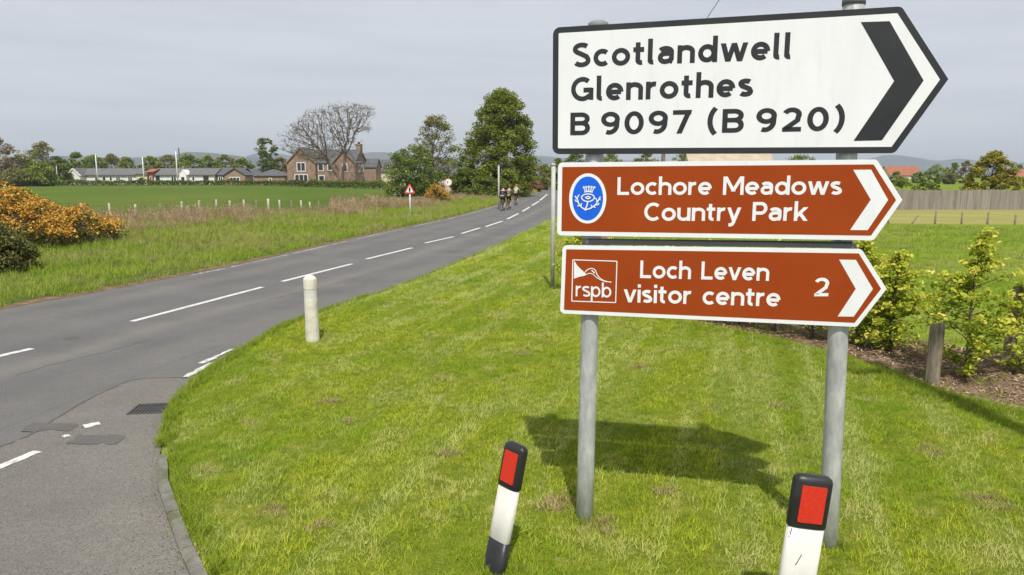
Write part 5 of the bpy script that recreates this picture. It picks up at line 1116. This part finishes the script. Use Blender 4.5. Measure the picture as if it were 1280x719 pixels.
t, W = bungalow('bungalow', 'long low white bungalow with grey roof and white gable at its left end', 90, 172, YB, 8, 2.55, 4.1, 'white_harl', 'grey_tile', [(119, 122, .9, 2.1, 'w'), (128, 133, .9, 2.2, 'w'), (137, 141, .9, 2.2, 'w'), (145, 151, 1.0, 2.2, 'w'), (160, 166, .2, 2.2, 'w')], chim=(9,))
gx = 0.2; MB().prism([(gx - .4, 2.3), (gx + 1.7, 4.35), (gx + 3.8, 2.3), (gx + 3.4, 2.3), (gx + 1.7, 3.95), (gx, 2.3)], -2.5, -2.3).build('bargeboard', 'paint_white', t)
m = MB(); m.prism([(gx, -.3), (gx + 3.4, -.3), (gx + 3.4, 2.3), (gx + 1.7, 3.93), (gx, 2.3)], -2.28, 3.0); m.build('gable_wing', 'white_harl', t)
m = MB(); gable_roof(m, gx, gx + 3.4, -2.1, 3.6, 2.5, 4.16, .3, .14, 'y'); m.build('wing_roof', 'grey_tile', t)
t, W = bungalow('porch_house', 'small cream entrance block with arched opening between the bungalows', 171, 184, YB - 1, 6, 2.75, 3.3, 'cream_harl', 'grey_tile', (), group=None)
arch = MB().prism([(.55, -.1)] + [(1.35 + .8 * math.cos(R(180 - 15 * k)), 1.1 + .8 * math.sin(R(180 - 15 * k))) for k in range(13)] + [(2.15, -.1)], -.06, -.004).build('arched_opening', 'glass_dark', t)
bungalow('brick_block', 'red brick link wall with hipped tile roof between the bungalows', 184.4, 191.5, YB - .5, 6.5, 3.3, 4.0, 'red_brick', 'red_tile', [(187, 190, .9, 2.1, 'w')], group=None)
t, W = bungalow('bungalow', 'white bungalow with a small gabled porch and dark garage opening', 192, 268, YB, 8, 2.6, 4.15, 'white_harl', 'grey_tile', [(195, 200, -.1, 2.3, 'd'), (214, 221, .2, 2.3, 'w'), (240, 244, .9, 2.2, 'w'), (254.5, 261, -.1, 2.3, 'd')], chim=(6,))
px_ = at(228, 226, YB).x - at(192, 226, YB).x; MB().prism([(px_, -.3), (px_ + 1.8, -.3), (px_ + 1.8, 2.7), (px_ + .9, 3.7), (px_, 2.7)], -1.6, .5).build('porch', 'paint_white', t)
m = MB(); gable_roof(m, px_, px_ + 1.8, -1.5, 1.5, 2.75, 3.8, .2, .1, 'y'); m.build('porch_roof', 'paint_white', t); MB().box(px_ + .5, px_ + 1.3, -1.67, -1.605, -.1, 2.0).build('porch_door', 'glass_dark', t)
t, W = bungalow('bungalow', 'brown bungalow with a grey front gable right of the white ones', 270, 300, YB + 1, 9, 2.6, 4.3, 'brown_brick', 'slate', [(273, 279, .9, 2.1, 'w'), (284, 290, .9, 2.1, 'w')])
gx = W - 3.2; m = MB(); m.prism([(gx, -.3), (gx + 5.4, -.3), (gx + 5.4, 2.5), (gx + 2.7, 4.1), (gx, 2.5)], -2.0, 4); m.build('gable_wing', 'brown_brick', t); m = MB(); gable_roof(m, gx, gx + 5.4, -2, 4, 2.6, 4.25, .35, .14, 'y'); m.build('wing_roof', 'slate', t)
window(t, gx + 1.2, gx + 4.0, .9, 2.0, -2.0, bars=2)
bungalow('brick_garage', 'low pinkish brick outbuilding with dark hipped roof left of the farmhouse', 317.5, 356, YB - 8, 7, 2.35, 3.95, 'brown_brick', 'slate', [(336, 340, .9, 1.8, 'w')], hip=True, group=None)
bungalow('bungalow', 'far grey roofed bungalow glimpsed behind the brick outbuilding', 306, 330, YB + 14, 8, 2.6, 4.1, 'white_harl', 'slate', [(312, 318, .9, 2.1, 'w')])
# red sandstone farmhouse
YF = 165; fb = at(361, 230, YF); fh = tag(empty('farmhouse', (fb.x, YF, 0), R(-4)), 'two storey red sandstone farmhouse with twin gables and a chimney', 'house')
m = MB(); m.box(.3, 15.5, .35, 11, -.3, 5.3); m.prismx([(.35, 5.3), (11, 5.3), (5.7, 8.1)], .3, .7); m.prismx([(.35, 5.3), (11, 5.3), (5.7, 8.1)], 15.1, 15.5); m.build('wall', 'sandstone', fh)
m = MB(); gable_roof(m, .3, 15.5, .35, 11, 5.3, 8.3, .25, .18, 'x'); rf_ = m.build('roof', 'slate', fh)
for (x0, x1, zr) in ((0, 6.7, 8.6), (10.8, 15.9, 7.9)):
    m = MB(); m.prism([(x0, -.3), (x1, -.3), (x1, 5.3), ((x0 + x1) / 2, zr), (x0, 5.3)], -.6, 5.0); m.build('gable_wing', 'sandstone', fh)
    m = MB(); gable_roof(m, x0, x1, -.6, 5.4, 5.35, zr + .08, .22, .16, 'y'); m.build('wing_roof', 'slate', fh)
    xm = (x0 + x1) / 2; sl = (zr - 5.3) / (xm - x0); MB().prism([(x0 - .3, 5.2 - .3 * sl), (xm, zr + .06), (x1 + .3, 5.2 - .3 * sl), (x1 + .3, 5.5 - .3 * sl), (xm, zr + .38), (x0 - .3, 5.5 - .3 * sl)], -.92, -.83).build('bargeboard', 'brown_brick', fh)
for (x0, x1, z0, z1, y, b_) in ((2.3, 4.4, 3.3, 5.4, -.6, 1), (1.7, 4.9, .9, 2.7, -.6, 2), (6.95, 8.3, 3.4, 5.2, .35, 0), (9.2, 10.3, 3.5, 5.0, .35, 0), (13.0, 14.2, 3.2, 5.1, -.6, 0)): window(fh, x0, x1, z0, z1, y, bars=b_)
d_ = MB().box(7.0, 8.5, .25, .348, -.1, 2.5).build('door', 'paint_white', fh); MB().box(7.2, 8.3, .2, .249, 1.4, 2.3).build('door_pane', 'glass_dark', d_)
for (y0, y1, z0, z1) in ((2.2, 3.4, 3.2, 5.0), (6.5, 7.7, 3.2, 5.0), (6.4, 7.8, .8, 2.6)): window(fh, y0, y1, z0, z1, 15.9 if y0 < 4.4 else 15.5, axis='x', sgn=1, bars=0)
m = MB(); m.box(14.6, 15.7, 5.0, 6.9, 7.2, 9.5); m.box(14.5, 15.8, 4.9, 7.0, 9.5, 9.75); ch = m.build('chimney', 'sandstone', rf_)
for k in range(3): o = lathe([(.14, 9.75), (.12, 10.2), (.15, 10.25)], 10).build('chimney_pot', 'red_tile', fh, True); o.location = (15.15, 5.3 + .6 * k, 0)
m = MB(); m.box(15.51, 18.5, 8.0, 13, -.3, 4.4); m.prismx([(8, 4.4), (13, 4.4), (10.5, 6.2)], 18.2, 18.5); m.build('rear_wing', 'sandstone', fh); m = MB(); gable_roof(m, 15.6, 18.5, 8, 13, 4.4, 6.3, .2, .15, 'x'); m.build('rear_wing_roof', 'slate', fh)
bungalow('barn', 'dark roofed barn with cream wall right of the farmhouse', 462, 505, 186, 10, 3.6, 6.4, 'cream_harl', 'slate', [(474, 478, .9, 2.2, 'w')], group=None, cat='barn')
bungalow('cottage', 'pink walled cottage glimpsed between the trees', 545, 585, 104, 6, 2.6, 4.0, 'pink_harl', 'slate', [(550, 553, .9, 2.0, 'w'), (566, 570, .9, 2.0, 'w')], group=None)
bungalow('cottage', 'long beige roofed building glimpsed between the white and brown boards', 866, 968, 110, 8, 3.2, 6.2, 'white_harl', 'beige_tile', [(880, 886, .9, 2.2, 'w')], group=None)
bungalow('red_roof_house', 'far cream house with long red roof above the board fence', 1112, 1151, 290, 9, 2.6, 6.0, 'cream_harl', 'red_tile', [(1122, 1127, .9, 2.1, 'w'), (1138, 1144, .9, 2.1, 'w')], group=None)
bungalow('red_roof_house', 'far red tiled house at the right edge beyond the golden conifer', 1262, 1310, 230, 9, 2.2, 4.4, 'red_brick', 'red_tile', [(1268, 1271, .9, 2.0, 'w'), (1276, 1280, .9, 2.0, 'w')], group=None)
for px, yt, lab in ((122.5, 193, 'white lamp column before the left bungalow'), (180.5, 196, 'white lamp column before the cream entrance block'), (222.5, 189, 'white lamp column before the porch bungalow')):
    b = at(px, 230, 180); pole('lamp_column', Vector((b.x, 180, 0)), at(px, yt, 180).z, .16, .10, 'pole_white', lab, 'lamp post')
b = at(226.5, 230, 260); pole('dark_mast', Vector((b.x, 260, 0)), at(226.5, 185, 260).z, .30, .2, 'iron', 'dark mast rising behind the porch bungalow', 'mast')
b = at(72.5, 230, 170); pole('lamp_column', Vector((b.x, 170, 0)), at(72.5, 207, 170).z, .11, .09, 'pole_grey', 'thin grey pole before the left wood', 'lamp post')

# ================================================================== CYCLISTS
def skin_body(name, verts, edges, mat, parent, sub_=1):
    me = bpy.data.meshes.new(name); bm = bmesh.new(); ly = bm.verts.layers.skin.verify(); V = []
    for (x, y, z, r) in verts: v = bm.verts.new((x, y, z)); v[ly].radius = (r, r); V.append(v)
    V[0][ly].use_root = True
    for a, b in edges: bm.edges.new((V[a], V[b]))
    bm.to_mesh(me); bm.free(); o = link(name, me, mat, parent); s = o.modifiers.new('skin', 'SKIN'); s.use_smooth_shade = True; q = o.modifiers.new('sub', 'SUBSURF'); q.levels = sub_; q.render_levels = sub_
    return o
def bicycle(loc, rz, label):
    t = tag(empty('bicycle', loc, rz), label, 'bicycle', 'bicycles ridden along the road')
    for y in (-.5, .52):
        w_ = MB(); pts = [(0, y + .335 * math.cos(2 * math.pi * k / 28), .35 + .335 * math.sin(2 * math.pi * k / 28)) for k in range(29)]; w_.tube(pts, [.021] * 29, 6, cap=False); wh = w_.build('wheel', 'rubber', t, True)
        s = MB()
        for k in range(8): s.tube([(0, y, .35), (0, y + .32 * math.cos(k * math.pi / 4), .35 + .32 * math.sin(k * math.pi / 4))], [.004, .004], 4)
        s.build('spokes', 'pole_grey', wh)
    m = MB(); S_, Bb, Hd, Hl = (0, -.22, .80), (0, -.04, .30), (0, .38, .86), (0, .40, .74)
    for a, b in ((S_, Bb), (S_, Hd), (Bb, Hl), ((0, -.22, .78), (0, -.5, .35)), (Bb, (0, -.5, .35)), (Hd, Hl), (Hl, (0, .52, .35)), (S_, (0, -.25, .93))): m.tube([a, b], [.02, .02], 6)
    m.build('frame', 'frame_paint', t); MB().tube([(0, -.38, .945), (0, -.24, .955), (0, -.12, .95)], [.07, .055, .02], 8).build('saddle', 'cloth_black', t, True)
    m = MB(); m.tube([(0, .38, .86), (0, .44, .97), ], [.016, .016], 6); m.tube([(-.22, .44, .97), (.22, .44, .97)], [.015, .015], 6)
    for x in (-.22, .22): m.tube([(x, .44, .97), (x, .56, .96), (x, .54, .86), (x, .46, .84)], [.015] * 4, 6)
    m.build('handlebar', 'cloth_black', t)
    m = MB(); m.tube([(.09, -.04, .30), (.10, .02, .15)], [.012, .012], 5); m.tube([(-.09, -.04, .30), (-.10, -.10, .45)], [.012, .012], 5); m.tube([(-.1, -.04, .3), (.1, -.04, .3)], [.03, .03], 8); m.box(.09, .19, -.03, .07, .135, .155); m.box(-.19, -.09, -.15, -.05, .44, .46); m.build('cranks', 'pole_grey', t)
    return t
def rider(loc, rz, label, top, helm, legs='cloth_black'):
    t = tag(empty('person', loc, rz), label, 'person', 'cyclists riding away up the road')
    V = [(0, -.22, 1.00, .125), (0, -.12, 1.14, .125), (0, .03, 1.29, .14), (0, .14, 1.40, .13), (0, .20, 1.47, .06), (0, .25, 1.56, .085), (0, .27, 1.64, .088),
         (.18, .15, 1.38, .055), (.235, .26, 1.19, .045), (.225, .45, 1.03, .032), (.22, .53, 1.0, .035), (-.18, .15, 1.38, .055), (-.235, .26, 1.19, .045), (-.225, .45, 1.03, .032), (-.22, .53, 1.0, .035),
         (.10, -.20, .95, .10), (.125, .08, .62, .066), (.125, -.04, .38, .056), (.13, -.06, .20, .036), (.13, .08, .165, .036), (-.10, -.20, .95, .10), (-.125, .14, .84, .066), (-.125, -.04, .64, .056), (-.13, -.16, .50, .036), (-.13, -.03, .475, .036)]
    E_ = [(0, 1), (1, 2), (2, 3), (3, 4), (4, 5), (5, 6), (3, 7), (7, 8), (8, 9), (9, 10), (3, 11), (11, 12), (12, 13), (13, 14), (0, 15), (15, 16), (16, 17), (17, 18), (18, 19), (0, 20), (20, 21), (21, 22), (22, 23), (23, 24)]
    body = skin_body('body', V, E_, 'skin', t)
    J = [(0, -.18, 1.05, .145), (0, -.10, 1.16, .15), (0, .03, 1.30, .165), (0, .14, 1.41, .15), (.185, .15, 1.38, .075), (.235, .24, 1.22, .06), (.228, .42, 1.06, .046), (-.185, .15, 1.38, .075), (-.235, .24, 1.22, .06), (-.228, .42, 1.06, .046)]
    skin_body('jersey', J, [(0, 1), (1, 2), (2, 3), (3, 4), (4, 5), (5, 6), (3, 7), (7, 8), (8, 9)], top, t)
    Sh = [(0, -.22, 1.00, .15), (.10, -.19, .94, .125), (.122, .05, .68, .085), (-.10, -.19, .94, .125), (-.122, .09, .86, .088)]
    skin_body('shorts', Sh, [(0, 1), (1, 2), (0, 3), (3, 4)], legs, t)
    hm_ = MB(); rings = []
    for (z, s, dy) in ((1.60, .098, 0), (1.65, .11, 0), (1.70, .10, .005), (1.745, .065, .01), (1.76, .02, .01)): rings.append([(s * .85 * math.cos(2 * math.pi * k / 16), .27 + dy + s * 1.15 * math.sin(2 * math.pi * k / 16), z) for k in range(16)])
    loft(rings).build('helmet', helm, t, True)
    for x, y, z in ((.13, .06, .165), (-.13, -.05, .475)): loft([oval_ring(z - .035, .045, .13), oval_ring(z + .01, .045, .13), oval_ring(z + .05, .038, .09)]).build('shoe', 'cloth_black', t, True).location = (x, y, 0)
    hr = MB()
    return t
hd = R(-9)
for px, py, top, helm, lab in ((628.5, 263.5, 'cloth_navy', 'helmet_dark', 'in navy top and black shorts, nearest the pale pole'), (636, 262, 'cloth_khaki', 'helmet_dark', 'in khaki top and black shorts, middle of the three'), (645, 256.5, 'cloth_pale', 'cloth_rose', 'in pale top, furthest ahead on the road')):
    g_ = gp(px, py); rider(Vector((g_.x, g_.y, 0)), hd, 'cyclist ' + lab, top, helm); bicycle(Vector((g_.x, g_.y, 0)), hd, 'bicycle under the cyclist ' + lab)

# ================================================================== HAZE
hz_m, t = _new('haze_air'); o = t.nodes.new('ShaderNodeOutputMaterial'); v = t.nodes.new('ShaderNodeVolumePrincipled')
v.inputs['Color'].default_value = (.80, .90, 1.0, 1); v.inputs['Density'].default_value = .00022; v.inputs['Anisotropy'].default_value = .2; t.links.new(v.outputs[0], o.inputs['Volume'])
hb = MB().box(-9500, 9500, -3500, 9500, -2, 190).build('haze', hz_m); tag(hb, 'thin pale blue haze over the fields and hills', 'haze', kind='stuff'); hb.display_type = 'WIRE'
